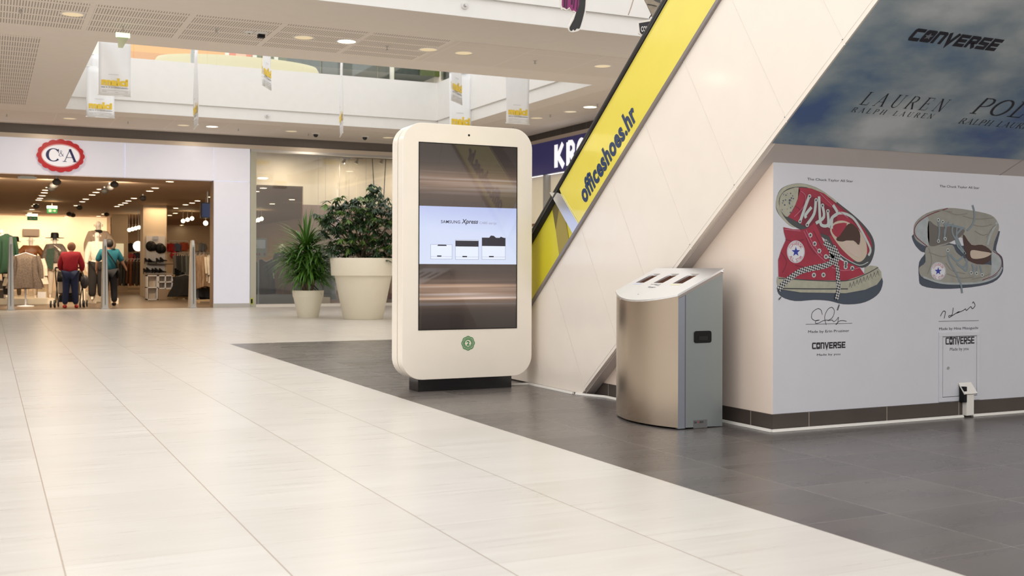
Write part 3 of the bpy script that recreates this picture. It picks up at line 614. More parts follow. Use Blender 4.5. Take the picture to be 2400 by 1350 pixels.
# hints of the little print lines in front of the middle slot
yd_ = Vector((XR - BN.x, 0, .15)).normalized()
q = MB(); LQ = lambda x, y: Vector((x, y, lidz(x) + .001))
for x, y0, y1 in ((3.79, 5.80, 5.77), (3.783, 5.765, 5.735), (3.765, 5.83, 5.80), (3.76, 5.79, 5.74), (3.755, 5.82, 5.76), (3.665, 5.80, 5.785)): q.ribbon([LQ(x, y0), LQ(x, y1)], .004, LN)
q.build('small_print', M_greyink, lid)
q = MB(); q.prism(rrect(*(lambda a, b_: (a.x, b_.z, b_.x, a.z))(hit(1627, 776, 1, BN.y), hit(1666, 803, 1, BN.y)), .014, BN.y - .008, 4), (0, .012, 0)); hd = q.build('handle', M_black, bin_, bevel=.003)
a_, b_ = hit(1636, 788, 1, BN.y), hit(1657, 797, 1, BN.y)
q = MB(); q.box(a_.x, BN.y - .0095, b_.z, b_.x, BN.y - .007, a_.z); q.build('finger_grip', M_blackgloss, hd)
a_, b_ = hit(1625, 985, 1, BN.y), hit(1657, 1002, 1, BN.y)
q = MB(); q.box(a_.x, BN.y - .0015, b_.z, b_.x, BN.y + .001, a_.z); pt = q.build('maker_plate', mat('grey_plate', (.16, .16, .16), .4, .3), bin_)
text('SA    BER', (a_.x + .004, BN.y - .002, a_.z - .02), E3, Z3, .07, .013, M_ink, pt, bold=.03); text('V', (a_.x + .028, BN.y - .0022, a_.z - .02), E3, Z3, .014, .013, mat('red_ink', (.45, .02, .03), .5), pt, bold=.03)
# two small rivets on the front
pr_ = front(.77); 
q = MB(); q.box(pr_.x - .003, pr_.y - .004, .76, pr_.x + .004, pr_.y + .003, .77); q.box(pr_.x - .003, pr_.y - .018, .76, pr_.x + .004, pr_.y - .011, .77); q.build('rivets', M_seam, bin_)
# ================================================================== FLOOR DUCTS
def duct(name, pts, label, w=.022, h=.016):
    m = MB()
    for a, b_ in zip(pts[:-1], pts[1:]):
        a, b_ = Vector((*a, 0)), Vector((*b_, 0)); d = (b_ - a).normalized(); nn = Vector((-d.y, d.x, 0)) * w / 2
        m.prism([a - nn + Vector((0, 0, .001)), a + nn + Vector((0, 0, .001)), a + nn * .6 + Vector((0, 0, h)), a - nn * .6 + Vector((0, 0, h))], b_ - a)
    return tag(m.build(name, M_offw, None), label, 'cable duct')
duct('cable_duct', [(3.81, 8.04), (4.02, 8.03), (4.02, 7.27)], 'white cable duct on the floor from the kiosk base along the escalator')
duct('cable_duct', [(4.03, 7.245), (4.07, 7.12), (4.13, 6.98), (4.138, 5.083), (5.69, 5.083)], 'long white cable duct round the foot of the box wall to the trunking')
duct('cable_duct', [(5.775, 5.083), (9.0, 5.083)], 'white cable duct along the skirting right of the trunking')
# ================================================================== PRINTS ON THE BOX WALL
def Wp(x, y, k=0): p = hit(x, y, 1, YW); return Vector((p.x, YW - .0007 - .0004 * k, p.z))
def crop(x0, y0, sc): return lambda x, y, k=0: Wp(x0 + x / sc, y0 + y / sc, k)
R1 = crop(1800, 400, 3.97); R2 = crop(2100, 400, 3.97); R3 = crop(1800, 700, 4.0)
NW = (0, -1, 0)
def blob(name, m, par, F, pts, k):
    q = MB(); P = [F(x, y, k) for x, y in pts]; q.add(P, [tuple(t) for t in tessellate_polygon([P])]); return q.build(name, m, par)
def spl(pts, n=4, closed=False):
    """smooth curve through points"""
    P = [Vector((a, b_, 0)) for a, b_ in pts]; o = []; N = len(P)
    for i in range(N if closed else N - 1):
        p0, p1, p2, p3 = (P[(i - 1) % N] if closed or i > 0 else P[i]), P[i], P[(i + 1) % N], (P[(i + 2) % N] if closed or i < N - 2 else P[i + 1])
        for j in range(n):
            t = j / n; q_ = .5 * ((2 * p1) + (p2 - p0) * t + (2 * p0 - 5 * p1 + 4 * p2 - p3) * t * t + (3 * p1 - p0 - 3 * p2 + p3) * t ** 3); o.append((q_.x, q_.y))
    if not closed: o.append(pts[-1])
    return o
BK = [0]
def band(name, m, par, F, pts, w, k, smooth=True, closed=False):
    BK[0] = (BK[0] + 1) % 7; k = k + BK[0] * .13
    q = MB(); q.ribbon([F(x, y, k) for x, y in (spl(pts, closed=closed) if smooth else pts)], w, NW, closed); return q.build(name, m, par)
U_ = 1 / 3.97 / 280      # metres on the wall for one crop pixel (near enough)
U_ = (R1(400, 500) - R1(300, 500)).length / 100
M_cream = mat('cream_rubber_print', (.48, .46, .36), .5, noise=.5, nscale=30, col2=(.30, .30, .24)); M_red = mat('red_canvas_print', (.36, .025, .055), .5, noise=.35, nscale=9); M_redd = mat('dark_red_print', (.18, .015, .035), .5)
M_shadow = mat('blue_grey_drop_print', (.055, .07, .10), .5); M_outl = mat('charcoal_outline_print', (.06, .065, .07), .5); M_lace = mat('pale_lace_print', (.50, .55, .54), .5); M_in = mat('lining_print', (.56, .46, .37), .5); M_inn = mat('dark_lining_print', (.06, .025, .02), .5)
M_wh = mat('white_print', (.70, .70, .74), .5); M_blu = mat('blue_print', (.02, .04, .33), .5); M_pink = mat('pink_stitch_print', (.50, .16, .24), .5)
M_chk = mat('checkered_lace_print', (.02, .02, .02), .5); g = NT(M_chk); ck = g.n('TexChecker'); ck.inputs['Scale'].default_value = 90; ck.inputs[1].default_value = (.015, .015, .02, 1); ck.inputs[2].default_value = (.55, .55, .55, 1)
tc = g.n('TexCoord'); mp_ = g.n('Mapping'); mp_.inputs['Rotation'].default_value = (0, .5, 0); g.l(tc.outputs['Object'], mp_.inputs[0]); mp_.inputs['Location'].default_value = (0, .0053, 0); g.l(mp_.outputs[0], ck.inputs[0]); g.l(ck.outputs[0], g.b.inputs['Base Color'])
def eyelets(par, F, pts, r=17, k=8, inner=None):
    for x, y in pts:
        a = MB(); a.poly([F(x + r * math.cos(t), y + r * 1.2 * math.sin(t), k) for t in [i * math.pi / 7 for i in range(14)]])
        a.cur = 1; a.poly([F(x + r * .5 * math.cos(t), y + r * .6 * math.sin(t), k + 1) for t in [i * math.pi / 7 for i in range(14)]])
        a.build('eyelet', [inner or M_lace, M_outl], par)
def badge(par, F, cx, cy, rx, ry, k=8):
    el = lambda f, kk: [F(cx + rx * f * math.cos(t), cy + ry * f * math.sin(t), kk) for t in [i * math.pi / 18 for i in range(36)]]
    a = MB(); a.poly(el(1, k)); bg = a.build('round_badge', M_wh, par)
    a = MB(); a.ribbon(el(.93, k + 1), .0016, NW, True); a.build('ring', M_greyink, bg)
    a = MB(); a.poly([F(cx + rx * (.50 if i % 2 == 0 else .2) * math.sin(i * math.pi / 5), cy - ry * (.46 if i % 2 == 0 else .19) * math.cos(i * math.pi / 5), k + 1) for i in range(10)]); a.build('star', M_blu, bg)
    for word, a0, a1, sg_ in (('CONVERSE', 205, 335, 1), ('ALL STAR', 150, 30, -1)):
        for i, ch in enumerate(word):
            if ch == ' ': continue
            t = math.radians(a0 + (a1 - a0) * (i + .5) / len(word)); c0 = F(cx + rx * .74 * math.cos(t), cy + ry * .74 * math.sin(t), k + 1)
            up = (F(cx + rx * math.cos(t), cy + ry * math.sin(t), k + 1) - F(cx, cy, k + 1)).normalized() * sg_; rt = Vector((up.z, 0, -up.x)); s0 = rx * U_ * .20
            text(ch, c0 - rt * s0 / 2 - up * s0 * .7, rt, up, s0, s0 * 1.4, mat('dull_red_print', (.42, .06, .09), .5), bg)
# ---- red pair
rp = tag(blob('shoe_print', M_shadow, None, R1, spl([(85, 1100), (120, 1170), (250, 1213), (430, 1203), (570, 1212), (700, 1243), (860, 1235), (980, 1185), (1050, 1110), (1062, 1000), (950, 960), (500, 1050), (150, 1040)], 3, True), 0), 'large wall print of worn red high-top sneakers with laces, left on the white box wall', 'print')
sh = blob('upper_shoe', M_outl, rp, R1, spl([(72, 300), (95, 205), (150, 150), (270, 118), (400, 138), (525, 200), (660, 305), (810, 425), (905, 520), (968, 610), (992, 700), (978, 800), (930, 885), (850, 905), (780, 880), (700, 830), (600, 720), (480, 600), (330, 560), (210, 500), (120, 430), (80, 370)], 3, True), 1)
blob('sole_edge', M_cream, sh, R1, spl([(72, 290), (98, 205), (155, 150), (270, 120), (400, 140), (520, 200), (640, 290), (560, 300), (400, 170), (270, 150), (170, 175), (110, 240), (100, 310), (130, 400), (190, 480), (250, 525), (200, 510), (110, 420), (78, 350)], 3, True), 2)
blob('toe_cap', M_cream, sh, R1, spl([(105, 330), (115, 240), (170, 185), (285, 157), (275, 260), (235, 350), (180, 430), (130, 390)], 3, True), 3)
q = MB()
for _ in range(26):
    x, y = random.uniform(125, 250), random.uniform(200, 390); r = random.uniform(3, 9); q.poly([R1(x + r * math.cos(t), y + r * math.sin(t), 4) for t in (0, 1, 2, 3, 4, 5)])
q.build('ink_spots', mat('blue_black_spots', (.08, .10, .17), .5), sh)
up_ = blob('red_upper', M_red, sh, R1, [(285, 157), (400, 165), (520, 212), (655, 320), (790, 430), (890, 535), (950, 635), (968, 700), (940, 770), (880, 800), (780, 850), (640, 760), (560, 600), (440, 560), (340, 515), (185, 430), (240, 350), (275, 260)], 3)
blob('tongue', M_redd, sh, R1, spl([(370, 240), (560, 330), (640, 400), (600, 600), (440, 560), (300, 470)], 3, True), 4)
blob('opening', M_in, sh, R1, spl([(575, 560), (620, 480), (720, 470), (840, 550), (905, 650), (915, 780), (850, 850), (770, 810), (660, 700)], 4, True), 5)
blob('dark_lining', M_inn, sh, R1, spl([(630, 640), (700, 540), (770, 490), (850, 570), (845, 690), (790, 650), (700, 660)], 3, True), 6)
blob('insole', mat('insole_print', (.58, .47, .40), .5), sh, R1, spl([(680, 680), (760, 650), (850, 720), (855, 800), (790, 790)], 3, True), 7)
blob('tongue_flap', M_red, sh, R1, spl([(590, 560), (620, 500), (730, 490), (680, 580), (640, 620)], 3, True), 7)
band('collar', M_lace, sh, R1, [(590, 540), (600, 430), (680, 395), (780, 435), (850, 530), (920, 660), (950, 740), (930, 790)], 20 * U_, 8)
for pts in ([(380, 235), (345, 330), (295, 470)], [(440, 275), (425, 400), (360, 500)], [(500, 320), (515, 430), (440, 490)], [(400, 340), (345, 410), (350, 440)], [(550, 380), (555, 500), (500, 510), (480, 460), (470, 240)], [(600, 320), (640, 395), (590, 440), (560, 530)]):
    band('lace', M_lace, sh, R1, pts, 24 * U_, 9)
eyelets(sh, R1, [(382, 238), (442, 275), (502, 325), (552, 378), (293, 472), (360, 505)], 16, 10)
for pts in ([(300, 190), (345, 235), (330, 330), (240, 430)], [(480, 210), (600, 330), (740, 440)]): band('stitching', M_pink, sh, R1, pts, 5 * U_, 8)
s2 = blob('lower_shoe', M_red, rp, R1, [(140, 525), (230, 545), (320, 548), (375, 530), (430, 480), (470, 560), (510, 650), (590, 780), (690, 840), (780, 870), (850, 900), (895, 965), (720, 1022), (400, 1018), (95, 990), (92, 830), (120, 740), (165, 640), (145, 570)], 6)
blob('rubber_sole', M_cream, s2, R1, [(85, 985), (250, 1015), (400, 1020), (720, 1024), (895, 962), (900, 900), (950, 882), (1010, 890), (1050, 940), (1055, 1000), (1010, 1060), (900, 1108), (720, 1140), (300, 1133), (95, 1100), (78, 1030)], 7)
band('sole_stripe', M_outl, s2, R1, [(95, 1095), (400, 1100), (740, 1100)], 9 * U_, 8); band('sole_stripe', M_outl, s2, R1, [(95, 1000), (400, 1020), (720, 1025), (900, 965), (1020, 900)], 7 * U_, 8)
q = MB()
for i in range(9):
    x = 750 + i * 32; y = 1085 - i * 14; q.ribbon([R1(x, y, 8), R1(x + 10, y - 40, 8), R1(x + 24, y + 4, 8)], 4 * U_, NW)
q.build('sole_scribble', M_outl, s2)
for pts in ([(330, 560), (400, 700), (480, 800), (570, 880)], [(350, 550), (415, 680), (500, 790)], [(590, 900), (700, 930), (860, 900)], [(150, 545), (300, 562)]): band('stitching', M_pink, s2, R1, pts, 5 * U_, 8)
badge(s2, R1, 255, 755, 83, 105)
eyelets(s2, R1, [(390, 600), (430, 680), (473, 747), (535, 800), (423, 972), (512, 970), (718, 895), (780, 908), (720, 860)], 19, 8)
kk = 9
for pts, w in (([(520, 660), (560, 700), (590, 760), (620, 830), (560, 790)], 46), ([(620, 830), (560, 870), (500, 890), (420, 905), (300, 935), (200, 1000), (130, 1060), (95, 1110)], 42), ([(600, 820), (640, 900), (645, 1000), (650, 1100), (630, 1200)], 36), ([(600, 700), (650, 800), (610, 850)], 36)):
    band('checkered_lace', M_chk, s2, R1, pts, w * U_, kk); kk += 1
for pts in ([(95, 1200), (118, 1175)], [(642, 1298), (660, 1245)]): band('lace_tip', M_outl, s2, R1, pts, 9 * U_, 9, False)
for pts in ([(160, 640), (240, 660), (330, 640)], [(120, 760), (170, 850), (130, 950)], [(250, 880), (360, 900), (460, 880)], [(420, 560), (460, 640), (500, 720)], [(350, 620), (380, 700), (440, 780)]): band('crease', M_redd, s2, R1, pts, 7 * U_, 7)
for pts in ([(560, 250), (700, 370), (840, 500)], [(740, 420), (850, 540), (930, 650)], [(250, 330), (300, 370), (280, 420)]): band('crease', M_redd, sh, R1, pts, 6 * U_, 4)
band('white_piping', M_lace, sh, R1, [(640, 760), (740, 830), (850, 880), (930, 850)], 6 * U_, 4)
# ---- grey pair
M_gry = mat('grey_canvas_print', (.36, .35, .31), .5, noise=.4, nscale=14, col2=(.24, .235, .21)); M_gry2 = mat('pale_rubber_print', (.40, .44, .45), .5, noise=.3, nscale=20); M_glace = mat('blue_grey_lace_print', (.20, .25, .28), .5); M_oxb = mat('oxblood_line_print', (.16, .02, .04), .5); M_dk = mat('brown_grey_print', (.14, .125, .115), .5)
gp = tag(blob('shoe_print', M_shadow, None, R2, spl([(163, 590), (170, 680), (230, 750), (270, 770), (215, 850), (212, 990), (240, 1070), (420, 1100), (700, 1085), (900, 1040), (985, 960), (998, 880), (985, 800), (930, 740), (955, 620), (945, 560), (700, 700), (400, 650)], 3, True), 0), 'wall print of dirty grey high-top sneakers above the small access panel', 'print')
sh = blob('upper_shoe', M_gry, gp, R2, spl([(163, 560), (180, 480), (285, 395), (480, 347), (700, 370), (880, 412), (945, 480), (955, 550), (915, 660), (890, 760), (830, 700), (760, 720), (700, 690), (600, 620), (460, 690), (300, 710), (200, 660), (168, 610)], 3, True), 1)
blob('toe_cap', M_gry2, sh, R2, spl([(175, 560), (195, 490), (290, 420), (305, 560), (300, 700), (215, 660)], 3, True), 2)
blob('vamp', M_dk, sh, R2, spl([(300, 470), (385, 520), (560, 520), (640, 560), (560, 640), (400, 690), (305, 690)], 3, True), 2)
band('sole_line', M_oxb, sh, R2, [(480, 350), (300, 415), (190, 500), (175, 600), (290, 705)], 7 * U_, 3)
band('collar_seam', M_gry2, sh, R2, [(940, 480), (880, 590), (850, 690)], 20 * U_, 3)
blob('opening', M_inn, sh, R2, spl([(620, 590), (700, 690), (800, 690), (885, 750), (880, 830), (780, 880), (700, 860), (650, 800)], 3, True), 3)
blob('tongue_flap', M_in, sh, R2, spl([(700, 740), (790, 750), (885, 770), (820, 810), (720, 820), (690, 790)], 3, True), 4)
for pts in ([(390, 455), (400, 560), (390, 650)], [(430, 470), (460, 530), (440, 640)], [(490, 475), (450, 560), (455, 640)], [(530, 490), (520, 570), (560, 650), (640, 770), (600, 740)], [(570, 510), (560, 600), (600, 700)], [(620, 530), (560, 600), (570, 700), (630, 760)], [(660, 560), (715, 490), (728, 400), (710, 320)], [(470, 500), (560, 520), (640, 540)]): band('lace', M_glace, sh, R2, pts, 17 * U_, 5)
eyelets(sh, R2, [(392, 655), (455, 635), (390, 458), (432, 475)], 14, 6)
s2 = blob('lower_shoe', M_gry, gp, R2, spl([(275, 715), (400, 705), (520, 690), (560, 760), (640, 820), (750, 870), (890, 880), (880, 970), (800, 1030), (560, 1045), (400, 1035), (260, 1000), (218, 960), (215, 900), (270, 850)], 3, True), 4)
blob('toe_cap', M_gry2, s2, R2, spl([(885, 760), (930, 760), (980, 840), (975, 910), (930, 970), (800, 1030), (880, 970)], 3, True), 5)
band('sole_edge', M_gry2, s2, R2, [(250, 990), (400, 1040), (560, 1052), (780, 1040), (930, 985), (985, 900)], 16 * U_, 6); band('sole_line', M_oxb, s2, R2, [(900, 750), (965, 800), (978, 880), (920, 965), (800, 1020)], 6 * U_, 7)
badge(s2, R2, 388, 935, 70, 84)
for pts in ([(480, 750), (490, 840), (560, 960), (600, 1060), (612, 1140)], [(500, 780), (560, 840), (620, 800)], [(560, 860), (620, 900), (660, 850), (640, 820)], [(600, 890), (650, 930), (660, 870)], [(700, 870), (720, 910), (700, 950)], [(750, 890), (745, 950)], [(775, 880), (800, 960)]): band('lace', M_glace, s2, R2, pts, 18 * U_, 7)
eyelets(s2, R2, [(478, 740), (695, 950), (745, 955), (797, 970)], 14, 8)
for pts in ([(470, 380), (560, 410), (660, 400)], [(620, 420), (740, 450), (900, 440)], [(700, 500), (800, 520), (890, 500)], [(730, 560), (800, 600), (850, 590)], [(840, 620), (890, 540), (930, 500)], [(350, 380), (420, 370), (520, 385)]): band('fold', mat('fold_print', (.22, .21, .18), .5), sh, R2, pts, 7 * U_, 3)
for pts in ([(300, 720), (330, 840), (290, 960)], [(300, 760), (420, 800), (470, 790)], [(470, 960), (600, 1000), (720, 990)], [(460, 860), (520, 930), (640, 960)], [(700, 1010), (800, 990), (870, 960)]): band('fold', mat('fold_print', (.22, .21, .18), .5), s2, R2, pts, 8 * U_, 5)
# ---- printed lines of writing, one small print per column
def caption(par, s_, F, x, y, w, h, m=None, bold=.0): 
    o_ = F(x, y, 1); e1 = F(x + w, y, 1); return text(s_, o_, E3, Z3, (e1 - o_).x, (F(x, y - h, 1) - o_).z, m or M_ink, par, bold=bold)
lb = thing('wall_lettering', 'black captions, signature and logo printed below the red sneakers', 'lettering', (4.5, YW, .6))
caption(lb, 'The Chuck Taylor All Star', R1, 365, 96, 425, 30)
caption(lb, 'Made by Erin Pruziner', R3, 376, 330, 384, 32); caption(lb, 'Made by you', R3, 458, 543, 218, 26)
o_ = R3(412, 474, 1); conv(o_, E3, Z3, (R3(728, 474) - o_).x, (R3(412, 412) - o_).z, M_ink, lb, M_vinyl)
band('signature', M_ink, lb, R3, [(508, 150), (495, 105), (460, 95), (415, 130), (408, 180), (440, 205), (480, 200), (450, 205), (445, 230), (470, 230), (520, 205), (560, 200)], .0035, 1)
band('signature', M_ink, lb, R3, [(545, 245), (530, 170), (560, 100), (600, 82), (622, 120), (600, 180), (560, 205), (600, 200), (615, 215), (640, 200), (660, 175), (650, 230), (635, 240), (670, 210), (700, 205), (735, 212)], .0035, 1)
band('signature_line', M_greyink, lb, R3, [(352, 240), (788, 231)], .003, 1, False)
lb = thing('wall_lettering', 'black captions and signature printed below the grey sneakers', 'lettering', (5.7, YW, .6))
caption(lb, 'The Chuck Taylor All Star', R2, 405, 160, 370, 28)
caption(lb, 'Made by Hina Mizoguchi', R3, 1603, 303, 365, 32)
band('signature', M_ink, lb, R3, [(1615, 165), (1640, 120), (1662, 125), (1650, 185)], .005, 1); band('signature', M_ink, lb, R3, [(1735, 85), (1725, 150), (1695, 160), (1700, 175), (1740, 150), (1790, 120), (1770, 135), (1830, 110), (1850, 95), (1860, 110), (1900, 75), (1915, 95), (1940, 65), (1925, 30), (1915, 45)], .005, 1)
band('signature_line', M_greyink, lb, R3, [(1598, 213), (1975, 205)], .003, 1, False)
# ---- access panel and trunking
ap = thing('access_panel', 'white metal access panel with a keyhole and printed logo, low in the white wall', 'access panel', (5.7, YW, .1))
a_, b_ = Wp(2199, 779), Wp(2295, 947); q = MB(); x0, x1, z0, z1 = 5.503, 5.868, .085 + .02, .553
for r in ((x0, z0, x1, z0 + .028), (x0, z1 - .028, x1, z1), (x0, z0 + .028, x0 + .028, z1 - .028), (x1 - .028, z0 + .028, x1, z1 - .028)): q.box(r[0], YW - .008, r[1], r[2], YW, r[3])
q.build('panel_frame', M_vinyl, ap, bevel=.002)
q = MB(); q.box(x0 + .028, YW - .003, z0 + .028, x1 - .028, YW - .001, z1 - .028); q.build('panel_gap', M_outl, ap)
q = MB(); q.box(x0 + .032, YW - .006, z0 + .032, x1 - .032, YW - .0015, z1 - .032); pd = q.build('panel_door', M_vinyl, ap)
o_ = R3(1657, 433, 0); o_.y = YW - .0068; conv(o_, E3, Z3, (R3(1930, 433) - o_).x, .050, M_ink, pd, M_vinyl); o_ = R3(1698, 497, 0); o_.y = YW - .0065; text('Made by you', o_, E3, Z3, .168, .026, M_ink, pd)
lk = Wp(2220, 862); q = MB(); q.tube([(lk.x, YW - .012, lk.z), (lk.x, YW - .005, lk.z)], .009, 12); q.build('lock', M_alu, pd)
tr = thing('cable_trunking', 'white vertical cable trunking with a tilted cap, in front of the access panel', 'cable trunking', (5.73, YW - .04, 0))
q = MB(); q.box(5.70, YW - .05, .012, 5.765, YW - .012, .17); q.build('trunk', M_offw, tr, bevel=.003)
q = MB(); q.prism([(5.672, YW - .062, .155), (5.672, YW - .008, .222), (5.672, YW - .008, .212), (5.672, YW - .054, .150)], (.112, 0, 0)); q.build('cap', M_offw, tr)
q = MB(); q.box(5.674, YW - .05, .10, 5.70, YW - .012, .2); q.build('dark_gap', M_black, tr)
# ================================================================== CEILING FITTINGS
def downlight(x, y, label, lit=True, group=None, r=.13, z=None):
    z = z or ZC; t = thing('downlight', label, 'ceiling light', (x, y, z), group)
    q = MB(); q.lathe((x, y, z - .012), [(r, 0), (r + .025, .003), (r + .025, .012), (r, .012)], 24, close=False); q.build('trim_ring', M_white, t)
    q = MB(); q.lathe((x, y, z - .009), [(.0001, 0), (r, 0)], 24, close=False); q.build('lens', M_glow if lit else M_glowoff, t)
    return t
for (x, y), lab, lit in (((4.62, 15.08), 'bright round downlight, lit, in the middle of the slotted ceiling', True), ((4.0, 15.1), 'dim round downlight just left of the bright one', False), ((.97, 15.04), 'dim round downlight at the top left of the ceiling', False),
        ((6.45, 15.1), 'dim round downlight above the kiosk in the plain ceiling boards', False), ((5.88, 15.1), 'unlit round fitting left of the one above the kiosk', False), ((8.86, 15.08), 'dim round downlight near the escalator handrail at the bridge', False)): downlight(x, y, lab, lit)
for px, py, lab, lit in ((163, 277, 'dim downlight over the shop sign left of the banners', False), (430, 293, 'dim downlight left of the lit one over the shop front', False), (497, 296, 'lit round downlight over the shop front', True), (683, 307, 'dim downlight over the shop window', False), (910, 322, 'dim downlight by the kiosk top over the shop window', False),
        (1383, 250, 'lit downlight in the right-hand ceiling strip by the handrail', True), (1337, 261, 'small dim downlight in the right-hand ceiling strip', False), (1258, 276, 'warm dim downlight beside the far right banner', False)):
    p = hit(px, py, 2, ZC); downlight(p.x, p.y, lab, lit)
def sprinkler(px, py, lab, z=ZC):
    p = hit(px, py, 2, z); t = thing('sprinkler_head', lab, 'sprinkler', (p.x, p.y, z), 'sprinkler heads in the ceiling')
    q = MB(); q.lathe((p.x, p.y, z - .01), [(.035, 0), (.03, .01)], 12); q.build('rosette', M_white, t)
    q = MB(); q.tube([(p.x, p.y, z), (p.x, p.y, z - .05)], .012, 8); q.lathe((p.x, p.y, z - .06), [(.02, 0), (.025, .006)], 10); q.build('head', M_alu, t)
for px, py in ((49, 20), (507, 66), (907, 107), (1254, 141), (16, 267), (300, 284), (559, 301), (723, 312), (1290, 268), (1400, 243), (1203, 297)): sprinkler(px, py, 'small sprinkler head hanging from the low ceiling')
def on_fascia(px, py, Y, lab):
    p = at(px, py, Y); t = thing('wall_sprinkler', lab, 'sprinkler', p); q = MB(); q.tube([(p.x, p.y, p.z), (p.x, p.y - .06, p.z)], .02, 10); q.build('head', M_alu, t); q = MB(); q.tube([(p.x, p.y, p.z), (p.x, p.y - .01, p.z)], .045, 16); q.build('rosette', M_white, t)
on_fascia(1089, 13, 12.94, 'round sprinkler on the white curb above the bridge'); on_fascia(626, 271, 24.03, 'small sprinkler on the far curb below the white parapet')
p = hit(612, 76, 2, ZC); t = thing('smoke_detector', 'small ceiling detector with a dark eye on the slotted ceiling', 'detector', (p.x, p.y, ZC)); q = MB(); q.lathe((p.x, p.y, ZC - .03), [(.05, 0), (.09, .02), (.09, .03)], 20); q.build('housing', M_white, t); q = MB(); q.box(p.x - .045, p.y - .045, ZC - .075, p.x + .045, p.y + .045, ZC - .03); q.build('eye', M_black, t)
p = hit(584, 74, 2, ZC); t = thing('smoke_detector', 'flat round ceiling detector left of the square one', 'detector', (p.x, p.y, ZC)); q = MB(); q.lathe((p.x, p.y, ZC - .025), [(.03, 0), (.07, .015), (.07, .025)], 20); q.build('housing', M_white, t); q = MB(); q.lathe((p.x, p.y, ZC - .028), [(.015, 0), (.02, .01)], 10); q.build('eye', M_black, t)
for px, py, lab in ((740, 312, 'small dome camera over the shop window, left of the other'), (855, 319, 'black dome camera over the shop window near the kiosk')):
    p = hit(px, py, 2, ZC); t = thing('dome_camera', lab, 'camera', (p.x, p.y, ZC)); q = MB(); q.lathe((p.x, p.y, ZC - .03), [(.09, 0), (.1, .03)], 18); q.build('mount', M_white, t); q = MB(); q.ball((p.x, p.y, ZC - .04), .06); q.build('dome', M_blackgloss, t, smooth=True)
# emergency lamp on a stem
p = hit(288, 60, 2, ZC); t = thing('emergency_light', 'small green-lit emergency lamp hanging from the slotted ceiling', 'emergency light', (p.x, p.y, ZC)); q = MB(); q.tube([(p.x, p.y, ZC), (p.x, p.y, ZC - .12)], .01, 6); q.build('stem', M_alu, t)
q = MB(); q.box(p.x - .09, p.y - .02, ZC - .16, p.x + .09, p.y + .02, ZC - .10); q.build('lamp_housing', mat('green_white_glow', (.7, .85, .6), .4, emit=.9, ecol=(.8, 1, .7)), t)
q = MB(); q.prism([(p.x - .06, p.y, ZC - .3), (p.x + .0, p.y, ZC - .3), (p.x + .07, p.y, ZC - .16), (p.x - .07, p.y, ZC - .16)], (0, .006, 0)); q.build('sign_plate', mat('grey_green_plate', (.35, .38, .28), .3), t)
# ================================================================== BANNERS
M_ban = mat('banner_cloth', (.90, .91, .93), .6); M_bany = mat('banner_yellow', (.85, .60, .06), .6)
def banner(x, y, z0, w, h, ang, lab, words=True, hooks=True):
    """hanging printed banner, its centre line at x, y"""
    t = thing('hanging_banner', lab, 'banner', (x, y, z0)); ca, sa = math.cos(ang), math.sin(ang); xd = Vector((ca, sa, 0)); nd = Vector((sa, -ca, 0)); O = Vector((x, y, z0)) - xd * w / 2
    q = MB(); n = 8; V = []; Fq = []
    for i in range(n + 1):
        for j in range(9):
            V.append(O + xd * (w * i / n) + Vector((0, 0, h * j / 8)) + nd * (.012 * math.sin(i * 1.1 + j * .7)))
    for i in range(n):
        for j in range(8): Fq.append((i * 9 + j, (i + 1) * 9 + j, (i + 1) * 9 + j + 1, i * 9 + j + 1))
    q.add(V, Fq); cl = q.build('cloth', M_ban, t, smooth=True, solid=.004)
    for zz in (0, h): q = MB(); q.tube([O + xd * -.01 + Vector((0, 0, zz)), O + xd * (w + .01) + Vector((0, 0, zz))], .009, 6); q.build('rod', M_white, t)
    for k in (.03, .97): q = MB(); a = O + xd * w * k + Vector((0, 0, h)); q.tube([a, a + Vector((0, 0, 3.5))], .003, 4); q.build('cord', M_alu, t)
    if words:
        for sg_ in (1, -1):
            o2 = O if sg_ == 1 else O + xd * w; xx = xd * sg_; nn = nd * (.018 * sg_)
            text('malci', o2 + xx * w * .08 + Vector((0, 0, h * .165)) + nn, xx, Z3, w * .84, h * .135, M_bany, cl, bold=.06)
            text('OD 9. 7. U CINEPLEXXU', o2 + xx * w * .08 + Vector((0, 0, h * .125)) + nn, xx, Z3, w * .84, h * .018, M_ink, cl, bold=.02)
            q = MB(); P_ = lambda u, v: o2 + xx * w * u + Vector((0, 0, h * v)) + nn
            for u0, u1, v in ((.3, .62, .36), (.1, .25, .06), (.52, .6, .055), (.82, .92, .06), (.1, .93, .085)): q.ribbon([P_(u0, v), P_(u1, v)], h * .006, nn)
            q.build('small_print', mat('pale_grey_print', (.5, .5, .52), .6), cl)
    return t
def bpos(px0, px1, pyb, Y):
    a, b_ = at(px0, pyb, Y), at(px1, pyb, Y); return (a.x + b_.x) / 2, Y, (a.z + b_.z) / 2 , (b_.x - a.x)
BA = 0
x, y, z, w = bpos(231, 306, 224, 18.6); banner(x, y, z, w, w * 1.9, BA, 'frontmost banner at the left end of the far opening, yellow word near its foot')
x, y, z, w = bpos(202, 268, 275, 22.6); banner(x, y, z, w, w * 1.9, BA, 'lowest banner at the left, half behind the front banner', True)
x, y, z, w = bpos(214, 262, 228, 23.6); banner(x, y, z, w, w * 2.2, BA, 'hindmost of the three banners at the left end of the far opening', False)
